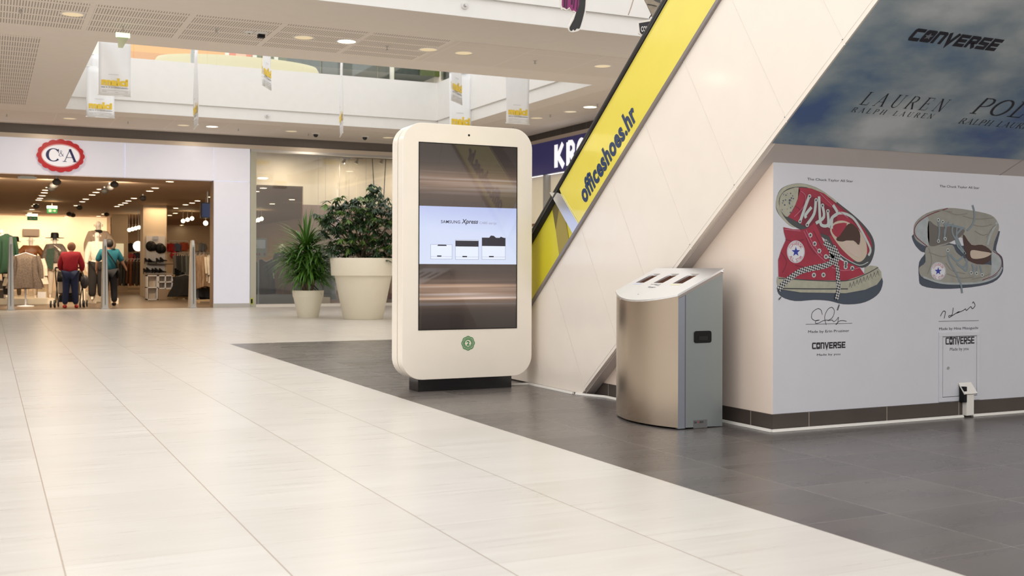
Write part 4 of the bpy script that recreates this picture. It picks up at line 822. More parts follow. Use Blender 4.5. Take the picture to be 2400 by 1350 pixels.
for px, py, Y, dx, lab in ((459, 318, 18.6, .1, 'banner seen edge on, left of the two narrow ones in the far opening'), (800, 336, 17.8, .07, 'banner seen edge on, nearest to the kiosk on its left')):
    p = at(px, py, Y); d = Vector((p.x, p.y, 0)).normalized(); a = math.atan2(d.y, d.x) + dx; banner(p.x + d.x * .3, p.y + d.y * .3, p.z + .18, .66, 1.32, a, lab)
p = at(625, 205, 20.5); d = Vector((p.x, p.y, 0)); banner(p.x, p.y, p.z, .62, 1.25, math.atan2(d.y, d.x) - .27, 'short slanting banner in the middle of the far opening, top cut off by the bridge')
p = at(1070, 240, 19.0); d = Vector((p.x, p.y, 0)); banner(p.x, p.y, p.z, .62, 1.25, math.atan2(d.y, d.x) - .34, 'slanting banner in front of another, just above the kiosk top')
x, y, z, w = bpos(1053, 1105, 318, 22.0); banner(x, y, z - .0, w, w * 2.6, BA, 'banner hanging behind the kiosk top')
x, y, z, w = bpos(1186, 1240, 290, 18.0); banner(x, y, z, w, w * 2.0, BA, 'rightmost banner, between the kiosk and the escalator handrail')
# ================================================================== HANGING CUT-OUTS
def cut(px): return at(px[0], px[1], 11.0)
Fh = lambda x, y, k=0: (lambda p: Vector((p.x, 11.0 - .03 - .0015 * k, p.z)))(at(1290 + x / 15, y / 15, 11.0))
hc = thing('hanging_cutout', 'hanging cut-out figure with a magenta pleated skirt end and black leg, at the top edge', 'hanging decoration', Fh(800, 0))
def hblob(name, m, pts, k, par, th=.02):
    q = MB(); P = [Fh(x, y, k) for x, y in pts]; q.prism(P, (0, th, 0)); return q.build(name, m, par)
hblob('cream_edge', M_offw, spl([(330, -600), (335, 280), (400, 330), (520, 385), (640, 310), (690, 420), (810, 440), (780, 560), (600, 950), (640, 1120), (720, 1150), (850, 1130), (1000, 1060), (1080, 850), (1190, 500), (1230, -600)], 2, True), 0, hc)
hblob('pleated_skirt', mat('magenta_pleats', (.26, .02, .14), .5), [(370, -600), (355, 200), (380, 280), (440, 290), (530, 350), (625, 270), (660, 330), (700, 405), (790, 390), (860, 450), (950, 300), (1000, -600)], 1, hc)
q = MB()
for a, b_, w in (((460, -600), (450, 280), .02), ((560, -600), (520, 330), .012), ((760, -600), (700, 180), .02), ((880, -600), (760, 330), .012), ((960, -600), (880, 380), .012)): q.ribbon([Fh(*a, 3), Fh(*b_, 3)], w, NW)
q.build('pleat_stripes', mat('black_purple', (.03, .006, .025), .5), hc)  # black purple stripes of the pleated skirt
hblob('leg', mat('charcoal_leg', (.016, .018, .02), .45), spl([(1010, -600), (960, 200), (860, 450), (780, 700), (630, 980), (650, 1080), (700, 1110), (760, 1050), (810, 1100), (880, 1020), (960, 1030), (1010, 940), (1120, 560), (1180, 200), (1195, -600)], 2, True), 2, hc)
Fj = lambda x, y, k=0: (lambda p: Vector((p.x, 9.0 - .03 - .0015 * k, p.z)))(at(1440 + x / 6.75, y / 6.75, 9.0))
h2 = thing('hanging_cutout', 'hanging cut-out of a grey cloth figure holding a small black sign, behind the handrail', 'hanging decoration', Fj(500, 0))
def jb(name, m, pts, k, par, th=.012):
    q = MB(); P = [Fj(x, y, k) for x, y in pts]; q.prism(P, (0, th, 0)); return q.build(name, m, par)
jb('figure', mat('grey_beige_cloth_print', (.42, .36, .28), .6, noise=.6, nscale=18, col2=(.16, .13, .09)), [(450, -600), (450, 0), (500, 100), (560, 230), (570, 280), (640, 260), (760, 60), (800, -600)], 0, h2)
jb('dark_fold', M_outl, [(580, 0), (620, 30), (700, 60), (720, -600), (560, -600)], 1, h2)
q = MB(); q.ribbon([Fj(490, 80, 3), Fj(560, 90, 3), (Fj(640, 110, 3))], .008, NW); q.ribbon([Fj(520, 300, 3), Fj(560, 240, 3)], .01, NW); q.build('dark_lines', M_ink, h2)
sg2 = jb('sign_edge', M_offw, [(345, 350), (560, 310), (760, 330), (700, 560), (420, 580), (350, 540)], 2, h2)
jb('sign_face', M_ink, [(358, 378), (555, 345), (740, 355), (690, 540), (400, 555), (375, 520)], 3, sg2, .004)
text('CONVERSE', Fj(388, 515, 5), (Fj(560, 500) - Fj(388, 515)), Z3, .19, .052, M_white, sg2, bold=.02)
q = MB(); q.tube([Fj(400, -500), Fj(290, -50), Fj(240, 120), Fj(195, 245)], .006, 5); tag(q.build('dangling_cord', mat('brown_string', (.4, .3, .24), .6)), 'thin brown string dangling left of the black sign cut-out', 'string')
# ================================================================== PLANTS
M_pot = mat('cream_plastic_pot', (.80, .755, .63), .45); M_soil = mat('potting_soil', (.05, .035, .025), .9); M_stem = mat('brown_stem', (.16, .11, .07), .8)
M_leaf = mat('blade_leaf_green', (.13, .30, .045), .35, noise=.6, nscale=5, col2=(.035, .10, .015)); M_leaf2 = mat('dark_palmate_green', (.035, .075, .025), .35, noise=.5, nscale=4, col2=(.015, .04, .016)); M_leaf3 = mat('bright_new_leaf', (.13, .24, .05), .4, noise=.4, nscale=6)
RX = Vector((FW.y, -FW.x, 0))      # to the right as one faces the plants
def pot(px, py, rb, rt, rr, h, rim, name, lab):
    p = hit(px, py, 2, 0); t = thing(name, lab, 'plant', (p.x, p.y, 0)); q = MB()
    q.lathe((p.x, p.y, 0), [(rb * .96, .0), (rb, .012), (rt, h - rim), (rr * .965, h - rim), (rr, h - .01), (rr * .99, h), (rr * .93, h), (rr * .9, h - .06)], 48, close=False); q.lathe((p.x, p.y, 0.002), [(.0001, 0), (rb * .96, 0)], 48, close=False); q.build('pot', M_pot, t, smooth=True)
    q = MB(); q.lathe((p.x, p.y, h - .07), [(.0001, .02), (rr * .91, 0)], 24, close=False); q.build('soil', M_soil, t)
    return t, p
def blade(q, o, az, el, L, w, droop, n=7):
    """long arching leaf"""
    d = Vector((math.cos(az) * math.cos(el), math.sin(az) * math.cos(el), math.sin(el))); sd = Vector((-math.sin(az), math.cos(az), 0)); p = Vector(o); V = []; st = L / n
    for i in range(n + 1):
        t = i / n; ww = w * (.5 + .9 * t) if t < .35 else w * (1 - ((t - .35) / .65) ** 1.6) * .82 + .0008
        up = d.cross(sd) * -1; V += [p - sd * ww / 2 + up * ww * .15, p, p + sd * ww / 2 + up * ww * .15]; p = p + d * st; d = (d + Vector((0, 0, -droop / n * (.4 + t)))).normalized()
    q.add(V, [(3 * i + j, 3 * i + j + 1, 3 * i + j + 4, 3 * i + j + 3) for i in range(n) for j in (0, 1)])
t, p = pot(722, 744, .20, .285, .305, .53, .13, 'potted_yucca', 'small cream pot with a bushy plant of long blade leaves, before the shop window')
qs = MB(); ql = MB(); rnd = random.Random(3)
for (dx, dy, z, n, L) in ((-.04, 0, 1.36, 170, .74), (-.22, .08, 1.18, 120, .68), (.18, -.06, 1.16, 110, .62), (-.05, -.12, .98, 140, .66), (.16, .0, .86, 90, .56), (-.16, -.1, .84, 80, .56)):
    c = p + RX * dx + Vector((0, dy, z)); qs.tube([(p.x + dx * .3, p.y, .45), (c.x, c.y, z)], [.03, .022], 8)
    for i in range(n):
        el = math.radians(rnd.choice([rnd.uniform(25, 88), rnd.uniform(-20, 40)]) if z > 1.2 else rnd.uniform(-25, 50)); blade(ql, c + Vector((0, 0, rnd.uniform(-.14, .06))), rnd.uniform(0, 6.283), el, L * rnd.uniform(.75, 1.12), rnd.uniform(.042, .066), rnd.uniform(.7, 2.0))
qs.build('stem', M_stem, t, smooth=True); ql.build('foliage', M_leaf, t, smooth=True)
t, p = pot(851, 747.5, .375, .54, .625, 1.155, .33, 'potted_tree', 'large cream pot with a dark green many-leaved shrub, left of the kiosk')
qs = MB(); ql = MB(); qn = MB(); rnd = random.Random(11); k = 1 / 122.7
def zpx(y): return (747.5 - y) * k
def palm(q, c, az, size, n=7, tilt=.5):
    for j in range(n):
        a = az + (j - (n - 1) / 2) * .62; blade(q, c, a, -tilt + rnd.uniform(-.25, .25), size * (1 - abs(j - (n - 1) / 2) * .09), size * .27, .7, 3)
lobes = [(877, 450, 22, 20), (868, 480, 40, 22), (905, 500, 40, 30), (812, 478, 42, 20), (775, 500, 32, 20), (830, 510, 55, 26), (800, 540, 50, 30), (880, 540, 60, 35), (945, 480, 35, 35), (950, 540, 45, 40), (790, 580, 38, 22), (850, 580, 70, 26), (930, 590, 50, 24), (760, 515, 16, 14)]
for i, (lx, ly, rx, ry) in enumerate(lobes):
    base = p + Vector((rnd.uniform(-.15, .15), rnd.uniform(-.15, .15), 1.1)); top = p + RX * ((lx - 851) * k) + FW * rnd.uniform(-.25, .25) + Vector((0, 0, zpx(ly))); mid = base.lerp(top, .5) + Vector((rnd.uniform(-.06, .06), rnd.uniform(-.06, .06), .08)); qs.tube([base, mid, top], [.018, .013, .006], 6)
    for j in range(int(rx * ry / 30) + 10):
        a, r = rnd.uniform(0, 6.283), rnd.random() ** .6; c = p + RX * ((lx + rx * r * math.cos(a) - 851) * k) + FW * rnd.uniform(-.42, .42) + Vector((0, 0, zpx(ly + ry * r * math.sin(a))))
        (palm)(qn if (rnd.random() < (.55 if r * math.sin(a) < -.4 else .12)) else ql, c, rnd.uniform(0, 6.283), rnd.uniform(.13, .21), tilt=rnd.uniform(.1, .9))
qs.build('stem', M_stem, t, smooth=True); ql.build('foliage', M_leaf2, t); qn.build('new_foliage', M_leaf3, t)
# ================================================================== UPPER FLOOR
rl = thing('glass_balustrade', 'glass balustrade panes standing on the far white parapet of the upper floor', 'balustrade', (1.4, 24.12, ZP))
xs = [1.4, 2.75, 4.1, 5.45, 6.8, 8.15, 9.55]
for a, b_ in zip(xs[:-1], xs[1:]): q = MB(); q.box(a + .01, 24.1, ZP, b_ - .01, 24.115, 6.15); q.build('glass_pane', M_rail, rl)
q = MB(); q.tube([(1.4, 24.11, 6.17), (9.6, 24.11, 6.17)], .025, 8); q.build('handrail', M_alu, rl)
rl = thing('glass_balustrade', 'glass balustrade above the right-hand parapet of the far opening', 'balustrade', (9.67, 16.7, ZP)); q = MB(); q.box(9.66, 16.7, ZP, 9.675, 24.0, 6.15); q.build('glass_pane', M_rail, rl); q = MB(); q.tube([(9.67, 16.7, 6.17), (9.67, 24.05, 6.17)], .025, 8); q.build('handrail', M_alu, rl)
def ubox(name, px0, px1, py0, py1, Y, m, d=.2, par=None, slope=.088):
    """box on the upper floor at distance Y that fills the given stretch of the view"""
    a, b_ = at(px0, (py0 + py1) / 2, Y), at(px1, (py0 + py1) / 2, Y); xm = (px0 + px1) / 2
    z1, z0 = at(px0, py0, Y).z, at(px0, py1, Y).z; q = MB(); q.box(a.x, Y, z0, b_.x, Y + d, z1); return q.build(name, m, par)
M_or = mat('orange_sign', (.80, .36, .10), .5, emit=.25); M_red2 = mat('red_orange_sign', (.75, .16, .06), .5, emit=.2); M_grn = mat('dark_green_fascia', (.012, .03, .02), .3); M_olive = mat('olive_green_fascia', (.07, .10, .01), .4); M_ypale = mat('pale_yellow_counter', (.66, .59, .36), .5); M_gall = mat('pale_grey_shopfront', (.55, .54, .52), .6)
tag(ubox('shop_fascia', 290, 452, 92, 118, 31, M_or, 1.4), 'pale orange fascia board of the upper shop, at the left of the glass balustrade', 'sign board')
tag(ubox('shop_fascia', 462, 528, 104, 130, 31, M_or, 1.5), 'orange fascia board of the upper shop beside the edge-on banner', 'sign board')
fr = tag(ubox('shop_fascia', 539, 594, 108, 138, 31, M_red2, 1.5), 'red orange fascia board of the upper shop with a pale mark', 'sign board')
ubox('pale_mark', 553, 577, 124, 131, 30.98, mat('pink_mark', (.8, .45, .3), .5, emit=.3), .02, fr)
tag(ubox('shop_fascia', 602, 1020, 122, 144, 30, M_grn, 1.49), 'long dark green fascia board of the upper shop', 'sign board')
tag(ubox('shop_fascia', 602, 672, 124, 144, 29.9, M_olive, .1), 'olive green end of the dark fascia board on the left', 'sign board')
tag(ubox('shop_fascia', 985, 1030, 150, 176, 29.9, M_olive, .09), 'olive green end of the dark fascia board on the right', 'sign board')
for i, px in enumerate((533, 598, 648, 920)): struct(ubox('trim_%d' % (30 + i), px - 4, px + 4, 60, 190, 29.7, M_white, .1))
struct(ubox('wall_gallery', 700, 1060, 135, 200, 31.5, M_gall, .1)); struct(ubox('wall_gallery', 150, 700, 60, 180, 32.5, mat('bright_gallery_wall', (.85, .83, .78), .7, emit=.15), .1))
def counter(px, Y, rx, z0, z1, m, lab):
    p = at(px, 150, Y); q = MB(); q.lathe((p.x, p.y, 0), [(.9, z0), (1, z1 - .1), (.97, z1)], 40, rx, rx * .5); return tag(q.build('round_counter', m, smooth=True), lab, 'counter')
counter(560, 28.5, 2.1, 4.45, 6.27, M_ypale, 'long rounded pale yellow counter on the upper floor'); counter(1005, 28.0, .75, 4.45, 6.0, M_yellow, 'rounded yellow counter on the upper floor by the corner')
q = ubox('grey_partition', 448, 456, 116, 200, 25.5, M_grey, .1); tag(q, 'grey post behind the glass balustrade next to the edge-on banner', 'post')
for px, c3, lab in ((935, (.40, .33, .15), 'seated person with fair hair seen through the upper balustrade'), (1000, (.2, .22, .2), 'person in dark clothes seen through the upper balustrade')):
    pass
# ================================================================== SHOP SIGN: scalloped oval
sgn = thing('shop_sign', 'red scalloped oval shop sign with dark blue serif letters', 'sign', (1.49, 26.97, 3.52)); cxs, czs = 1.492, 3.519
def oval(rx, rz, wob, y, n=144, k=16): return [Vector((cxs + (rx + wob * abs(math.cos(k * a / 2)) ** .7) * math.cos(a), y, czs + (rz + wob * abs(math.cos(k * a / 2)) ** .7) * math.sin(a))) for a in [2 * math.pi * i / n for i in range(n)]]
q = MB(); q.prism(oval(.475, .345, .035, 26.88), (0, .09, 0)); q.build('scalloped_plate', mat('sign_red', (.50, .012, .02), .4, emit=.12), sgn)
q = MB(); q.prism(oval(.395, .245, 0, 26.872), (0, .01, 0)); fc = q.build('sign_face', mat('sign_white_face', (.7, .7, .75), .4, emit=.45), sgn)
q = MB(); q.ribbon(oval(.405, .26, 0, 26.871), .012, NW, True); q.build('rim_line', mat('sign_pale_rim', (.75, .45, .45), .4, emit=.2), sgn)
M_sgn = mat('sign_dark_blue', (.01, .012, .12), .4)
serif('C', (1.19, 26.868, 3.385), E3, Z3, .28, .29, M_sgn, fc, weight=1.25); serif('A', (1.53, 26.868, 3.385), E3, Z3, .31, .29, M_sgn, fc, weight=1.35); serif('&', (1.435, 26.867, 3.50), E3, Z3, .12, .14, M_sgn, fc)
# ================================================================== SHOP INTERIOR
ZS = 3.1
M_tube = mat('shop_lamp', (1, .9, .7), .5, emit=9, ecol=(1, .82, .52))
proto = {}
def shop_lamp(px, py, lab, grp, r=.11, kind='flat'):
    p = hit(px, py, 2, ZS - .012)
    if kind not in proto:
        t = thing('downlight' if kind == 'flat' else 'spotlight', lab, 'ceiling light', (p.x, p.y, ZS), grp)
        if kind == 'flat':
            q = MB(); q.lathe((p.x, p.y, ZS - .012), [(.0001, 0), (.095, 0)], 16, close=False); q.build('lens', M_tube, t); q = MB(); q.lathe((p.x, p.y, ZS - .014), [(.095, 0), (.125, .004), (.125, .012)], 16, close=False); q.build('trim_ring', M_sceil, t)
        else:
            q = MB(); q.tube([(p.x, p.y, ZS), (p.x, p.y, ZS - .06)], .03, 6); q.build('stem', M_grey, t); q = MB(); q.ball((p.x, p.y, ZS - .12), .10, .10, .08); q.build('head', mat('dark_grey_spot', (.06, .055, .05), .6), t, smooth=True)
        proto[kind] = t; return t
    return copy_tree(proto[kind], (p.x, p.y, ZS), lab, grp)
rowlab = {1: 'small lit shop ceiling lamp in the leftmost row receding behind the round sign', 2: 'small lit shop ceiling lamp in the second row from the left', 3: 'small lit shop ceiling lamp in the long third row towards the white pillar', 4: 'small lit shop ceiling lamp scattered in front of the hanging television'}
rows = {1: [(115, 440), (107, 446), (104, 452), (99, 459), (94, 465), (91, 469), (84, 479), (80, 483), (75, 491), (70, 499), (65, 504), (62, 508), (58, 513)],
        2: [(235, 444), (225, 451), (216, 457), (201, 467), (193, 473), (179, 482), (163, 503), (156, 508), (149, 513)],
        3: [(398, 426), (364, 441), (351, 448), (314, 465), (301, 471), (293, 476), (283, 480), (274, 484), (243, 502), (231, 507), (219, 513), (205, 517)],
        4: [(493, 462), (463, 471), (450, 476), (435, 480), (412, 488), (411, 500), (398, 505), (408, 531), (426, 528)]}
for r, L_ in rows.items():
    for px, py in L_: shop_lamp(px, py, rowlab[r], 'shop ceiling lamps, row %d' % r)
for px, py in ((617, 441), (600, 449), (684, 468), (638, 478)): shop_lamp(px, py, 'lit shop ceiling lamp seen through the window glass', 'shop ceiling lamps behind the window')
for px, py in ((133, 416), (126, 425), (120, 432), (268, 422), (257, 429), (245, 438), (186, 479), (335, 456), (250, 496), (162, 495), (171, 498), (85, 476)): shop_lamp(px, py, 'dark round spotlight head under the shop ceiling', 'dark spotlight heads in the shop', kind='spot')
# clusters of bright hanging spots
def cluster(px0, px1, py0, py1, n, Y, lab):
    t = None
    for i in range(n):
        f_ = i / max(1, n - 1); p = at(px0 + (px1 - px0) * f_, py0 + (py1 - py0) * f_, Y)
        tt = thing('track_spotlight', lab, 'ceiling light', p, lab[:30] + ' group'); q = MB(); q.tube([(p.x, p.y, ZS), (p.x, p.y, p.z)], .008, 5); q.build('stem', M_grey, tt); q = MB(); q.ball(p, .07); q.build('lamp', mat('hot_lamp', (1, .9, .7), .5, emit=14, ecol=(1, .80, .48)), tt, smooth=True)
cluster(303, 333, 539, 531, 5, 45, 'bright spotlight of the glowing row left of the white pillar'); cluster(429, 450, 518, 512, 3, 42, 'bright spotlight of the three right of the white pillar'); cluster(482, 482.1, 523, 523, 1, 34, 'very bright bare lamp below the hanging television')
cluster(598, 613, 518, 513, 3, 40, 'bright spotlight seen through the left edge of the window')
# exit signs
for px, py, Y, lab in ((122, 497, 38, 'green exit sign nearest the middle of the shop ceiling'), (76, 514, 45, 'small green exit sign further back in the shop')):
    p = at(px, py, Y); t = thing('exit_sign', lab, 'exit sign', (p.x, p.y, p.z)); w = 22 / ppm(Y); 
    q = MB(); q.box(p.x - w / 2, p.y, p.z - .04, p.x + w / 2, p.y + .04, p.z + .12); q.build('sign_face', mat('exit_green', (.02, .25, .08), .4, emit=.25), t)
    q = MB(); q.box(p.x - w / 2, p.y, p.z + .12, p.x + w / 2, p.y + .05, p.z + .2); q.build('lamp_strip', M_tube, t)
    q = MB(); q.quad(*[(p.x + a, p.y - .003, p.z + b_) for a, b_ in ((-.1, .0), (-.02, .0), (-.02, .08), (-.1, .08))]); q.poly([(p.x + a, p.y - .003, p.z + b_) for a, b_ in ((.02, .03), (.07, .03), (.07, .0), (.12, .04), (.07, .08), (.07, .05), (.02, .05))]); q.build('running_mark', M_wh, t)
    q = MB(); q.tube([(p.x, p.y + .02, p.z + .2), (p.x, p.y + .02, ZS)], .01, 5); q.build('stem', M_grey, t)
p = at(64, 417, 27.8); t = thing('emergency_light', 'flat glass-shaded lamp just inside the shop entrance, left of the round sign', 'emergency light', p); q = MB(); q.box(p.x - .2, p.y, p.z - .02, p.x + .2, p.y + .1, p.z + .03); q.box(p.x - .15, p.y, p.z + .02, p.x + .15, p.y + .08, p.z + .09); q.build('housing', mat('grey_glass_box', (.5, .5, .44), .3, emit=.15), t)
# television
p0, p1 = at(470, 511, 31), at(499, 475, 31); t = thing('hanging_television', 'dark flat television hanging inside the shop beside the white column', 'television', (p0.x, 31, p1.z)); q = MB(); q.box(p0.x, 31, p0.z, p1.x + .1, 31.08, p1.z); q.build('casing', M_blackgloss, t); q = MB(); q.quad((p0.x + .04, 30.995, p0.z + .03), (p1.x + .06, 30.995, p0.z + .03), (p1.x + .06, 30.995, p1.z - .03), (p0.x + .04, 30.995, p1.z - .03)); q.build('screen', mat('blue_dark_screen', (.01, .015, .04), .2, emit=.5, ecol=(.03, .05, .13), noise=.5), t); q = MB(); q.tube([(p0.x + .2, 31.04, p1.z), (p0.x + .2, 31.04, ZS)], .02, 6); q.build('ceiling_pole', M_grey, t)
# pillar with shelf board, hats, shoes and cube shelves
YP = 38.5; a, b_ = at(335, 695, YP).x, at(390, 695, YP).x; wall('wall_pillar', a, YP, 0, b_, YP + .8, ZS, mat('white_pillar_paint', (.62, .53, .42), .6))
pb = thing('shelf_board', 'white slotted display board with shelves against the pillar', 'shelf', (a, YP - .1, 0)); xa_, xb_ = at(343, 600, YP - .1).x, at(387, 600, YP - .1).x; q = MB(); q.box(xa_, YP - .08, .1, xb_, YP - .02, at(343, 553, YP).z); q.build('back_board', M_wh, pb)
for py in (618, 641): z = at(360, py, YP - .3).z; q = MB(); q.box(xa_, YP - .4, z - .02, xb_ + .35, YP - .08, z); q.build('shelf', M_black if py == 618 else M_wh, pb)
q = MB(); a0 = at(358, 559, YP - .12); q.box(a0.x, a0.y, a0.z - .03, a0.x + .18, a0.y + .02, a0.z + .08); q.build('header_sign', mat('pale_blue_sign', (.45, .5, .62), .5), pb)
for px, py, lab in ((353.5, 577, 'left round black fluffy hat on the display board'), (375, 582, 'right round black fluffy hat on the display board')):
    c0 = at(px, py, YP - .25); t = thing('fur_hat', lab, 'hat', c0); q = MB(); q.ball(c0, .17, .1, .18, 14, 8); q.build('crown', M_black, t); q = MB(); q.ball(c0 + Vector((.08, -.05, -.03)), .12, .08, .14); q.build('fur_roll', M_black, t)
def shoe(px, py, Y, lab, m, sc=1):
    c0 = at(px, py, Y); t = thing('high_heel_shoe', lab, 'shoe', c0, 'shoes on the display board'); q = MB(); q.add([c0 + Vector(v) * sc for v in ((-.12, 0, 0), (.1, 0, 0), (.12, 0, .03), (0, 0, .05), (-.1, 0, .14), (-.13, 0, .12), (-.12, .08, 0), (.1, .08, 0), (.12, .08, .03), (0, .08, .05), (-.1, .08, .14), (-.13, .08, .12))], [(0, 1, 2, 3, 4, 5), (11, 10, 9, 8, 7, 6)] + [(i, (i + 1) % 6, (i + 1) % 6 + 6, i + 6) for i in range(6)]); q.build('upper', m, t); q = MB(); q.tube([c0 + Vector((-.11, .04, .03)) * sc, c0 + Vector((-.12, .04, -.06)) * sc], .012); q.build('heel', m, t)
for px, py in ((348, 614), (357, 615), (375, 614), (384, 612), (352, 636), (345, 638), (365, 638), (372, 637), (382, 638)): shoe(px, py, YP - .3, 'dark shoe standing on a shelf of the pillar display', M_black)
def cube_shelf(px0, px1, py0, py1, Y, lab, nx, nz):
    a, b_ = at(px0, py1, Y), at(px1, py0, Y); t = thing('cube_shelf', lab, 'shelf unit', (a.x, Y, max(0, a.z))); z0, z1 = max(0, a.z), b_.z; w = .03; q = MB()
    for i in range(nx + 1): x = a.x + (b_.x - a.x - w) * i / nx; q.box(x, Y, z0, x + w, Y + .4, z1)
    for j in range(nz + 1): z = z0 + (z1 - z0 - w) * j / nz; q.box(a.x, Y, z, b_.x, Y + .4, z + w)
    q.build('frame', M_wh, t); q = MB(); q.box(a.x, Y + .38, z0, b_.x, Y + .4, z1); q.build('back', M_swall, t)
cube_shelf(344, 370, 645, 706, 34.3, 'left tall white cube shelf by the dark coats', 1, 2); cube_shelf(370.5, 405, 645, 677, 34.3, 'upper white cube shelf with four openings', 2, 2)
def blockbox(name, px0, px1, py0, py1, Y, m, lab, cat, d=.4, grp=None, z0=None):
    a, b_ = at(px0, py1, Y), at(px1, py0, Y); q = MB(); q.box(a.x, Y, max(.001, a.z) if z0 is None else z0, b_.x, Y + d, b_.z); return tag(q.build(name, m, bevel=.005), lab, cat, grp)
M_blk = mat('cream_block', (.85, .74, .58), .6)
blockbox('display_block', 371, 392, 678, 704, 34.3, mat('grey_brown_block', (.30, .22, .15), .6), 'grey brown block under the cube shelf', 'display block'); blockbox('display_block', 393, 428, 678, 701, 35.2, M_blk, 'white low display block right of the cube shelf', 'display block')
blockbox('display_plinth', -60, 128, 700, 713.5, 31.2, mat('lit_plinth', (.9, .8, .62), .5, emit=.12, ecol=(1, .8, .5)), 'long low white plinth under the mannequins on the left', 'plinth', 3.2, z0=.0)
blockbox('display_block', 188, 200, 676, 713, 31, M_blk, 'tall narrow white block right of the stroller', 'display block'); blockbox('display_block', 200, 226, 684, 712, 31.4, M_blk, 'white block between the stroller and the man in teal', 'display block')
blockbox('display_block', 262, 278, 699, 714, 30.8, M_blk, 'small white block on the floor right of the man in teal', 'display block')
blockbox('gift_box', 88, 122, 665, 698, 32.4, mat('beige_box', (.55, .42, .27), .6), 'beige box on the plinth below the tweed coat', 'box', z0=.14); blockbox('small_sign', 88, 108, 684, 697, 32.0, M_wh, 'small white sign card in front of the beige box', 'sign', .05, z0=.14)
blockbox('notice_board', 53, 92, 537, 553, 48.9, mat('grey_brown_board', (.12, .09, .07), .6), 'grey notice board on the lit back wall', 'sign', .06)
blockbox('picture_panel', 264, 290, 571, 601, 45.94, mat('lit_panel', (.85, .8, .6), .5, emit=.35, ecol=(1, .9, .6)), 'bright framed picture panel at the back between the rack and the wall', 'picture', .05)
# low shelf table on the left front
cube_shelf(-30, 12, 655, 702, 31.6, 'white shelf table at the far left of the entrance', 2, 2)
# -------- security gates
def gate(px, pyt, pyb, lab):
    p = hit(px, pyb, 2, 0); t = thing('security_gate', lab, 'security gate', (p.x, p.y, 0), None); h = (pyb - pyt) / ppm(p.y, p.x); h *= 1.0; n = 12; q = MB(); V = []
    for z, w, d in ((0, .075, .20), (.05, .068, .19), (h * .5, .055, .16), (h * .93, .04, .12), (h, .03, .08)): V += [(p.x - w, p.y - d, z), (p.x + w, p.y - d, z), (p.x + w, p.y + d, z), (p.x - w, p.y + d, z)]
    q.add(V, [(4 * i + j, 4 * i + (j + 1) % 4, 4 * i + 4 + (j + 1) % 4, 4 * i + 4 + j) for i in range(4) for j in range(4)] + [(3, 2, 1, 0), (16, 17, 18, 19)]); q.build('antenna_panel', mat('gate_grey', (.50, .49, .47), .35, .3), t, smooth=False, bevel=.012)
    q = MB(); q.box(p.x - .09, p.y - .22, 0, p.x + .09, p.y + .22, .02); q.build('foot', M_grey, t); q = MB(); q.box(p.x - .004, p.y - .205, .1, p.x + .004, p.y - .10, h * .9); q.build('groove', M_outl, t)
gate(25, 555, 727, 'grey upright security gate at the left of the shop entrance'); gate(245, 560, 724, 'grey upright security gate in front of the man in teal'); gate(450.5, 563, 721.5, 'grey upright security gate in front of the clothes rack on the right')
# -------- garments
def garment(name, px, pyt, pyb, Y, w, col, lab, grp=None, rz=0, sleeves=True, flare=1.25, cat='garment', m=None, dz=.16, pole=False):
    c0 = at(px, pyt, Y); h = (pyb - pyt) / ppm(Y, c0.x); t = thing(name, lab, cat, (c0.x, Y, c0.z), grp); m = m or mat('cloth_%02d%02d%02d' % tuple(int(x * 99) for x in col), col, .85, noise=.35, nscale=12); q = MB(); V = []; n = 40; rr = random.Random(int(px * 7 + pyt))
    lev = [(0, .18, .35), (.03, .35, .5), (.09, 1.0, .8), (.2, .92, 1), (.5, .88, 1), (.8, flare * .9, 1.15), (1, flare, 1.2)]
    for f_, k1, k2 in lev:
        for i in range(n):
            a = 2 * math.pi * i / n; wob = 1 + (.16 * math.sin(a * 7 + px + f_ * 1.5) + .08 * math.sin(a * 12 + pyt)) * min(1, f_ * 2); V.append((c0.x + w / 2 * k1 * math.cos(a) * wob, Y + dz / 2 * k2 * math.sin(a) * wob, c0.z - h * f_ + (.02 * math.sin(a * 3) if f_ == 1 else 0)))
    q.add(V, [(n * i + j, n * i + (j + 1) % n, n * (i + 1) + (j + 1) % n, n * (i + 1) + j) for i in range(len(lev) - 1) for j in range(n)] + [tuple(range(n)), tuple(reversed(range(n * (len(lev) - 1), n * len(lev))))]); q.build('garment_body', m, t, smooth=True)
    if sleeves:
        for s_ in (-1, 1): q = MB(); q.tube([(c0.x + s_ * w * .42, Y, c0.z - h * .08), (c0.x + s_ * w * .56, Y - .02, c0.z - h * .38), (c0.x + s_ * w * .6, Y - .04, c0.z - h * .72)], [w * .13, w * .11, w * .09], 8); q.build('sleeve', m, t, smooth=True)
    q = MB(); q.tube([(c0.x - w * .4, Y, c0.z - .06), (c0.x, Y, c0.z + .02), (c0.x + w * .4, Y, c0.z - .06)], .008, 5); q.tube([(c0.x, Y, c0.z + .02), (c0.x, Y, c0.z + .09)], .005, 5); q.build('hanger', M_grey, t)
    if pole: q = MB(); q.tube([(c0.x, Y, .06 if Y < 28.4 else .002), (c0.x, Y, c0.z - .05)], .012, 6); q.build('stand_pole', M_grey, t)
    t.rotation_euler = (0, 0, rz); return t
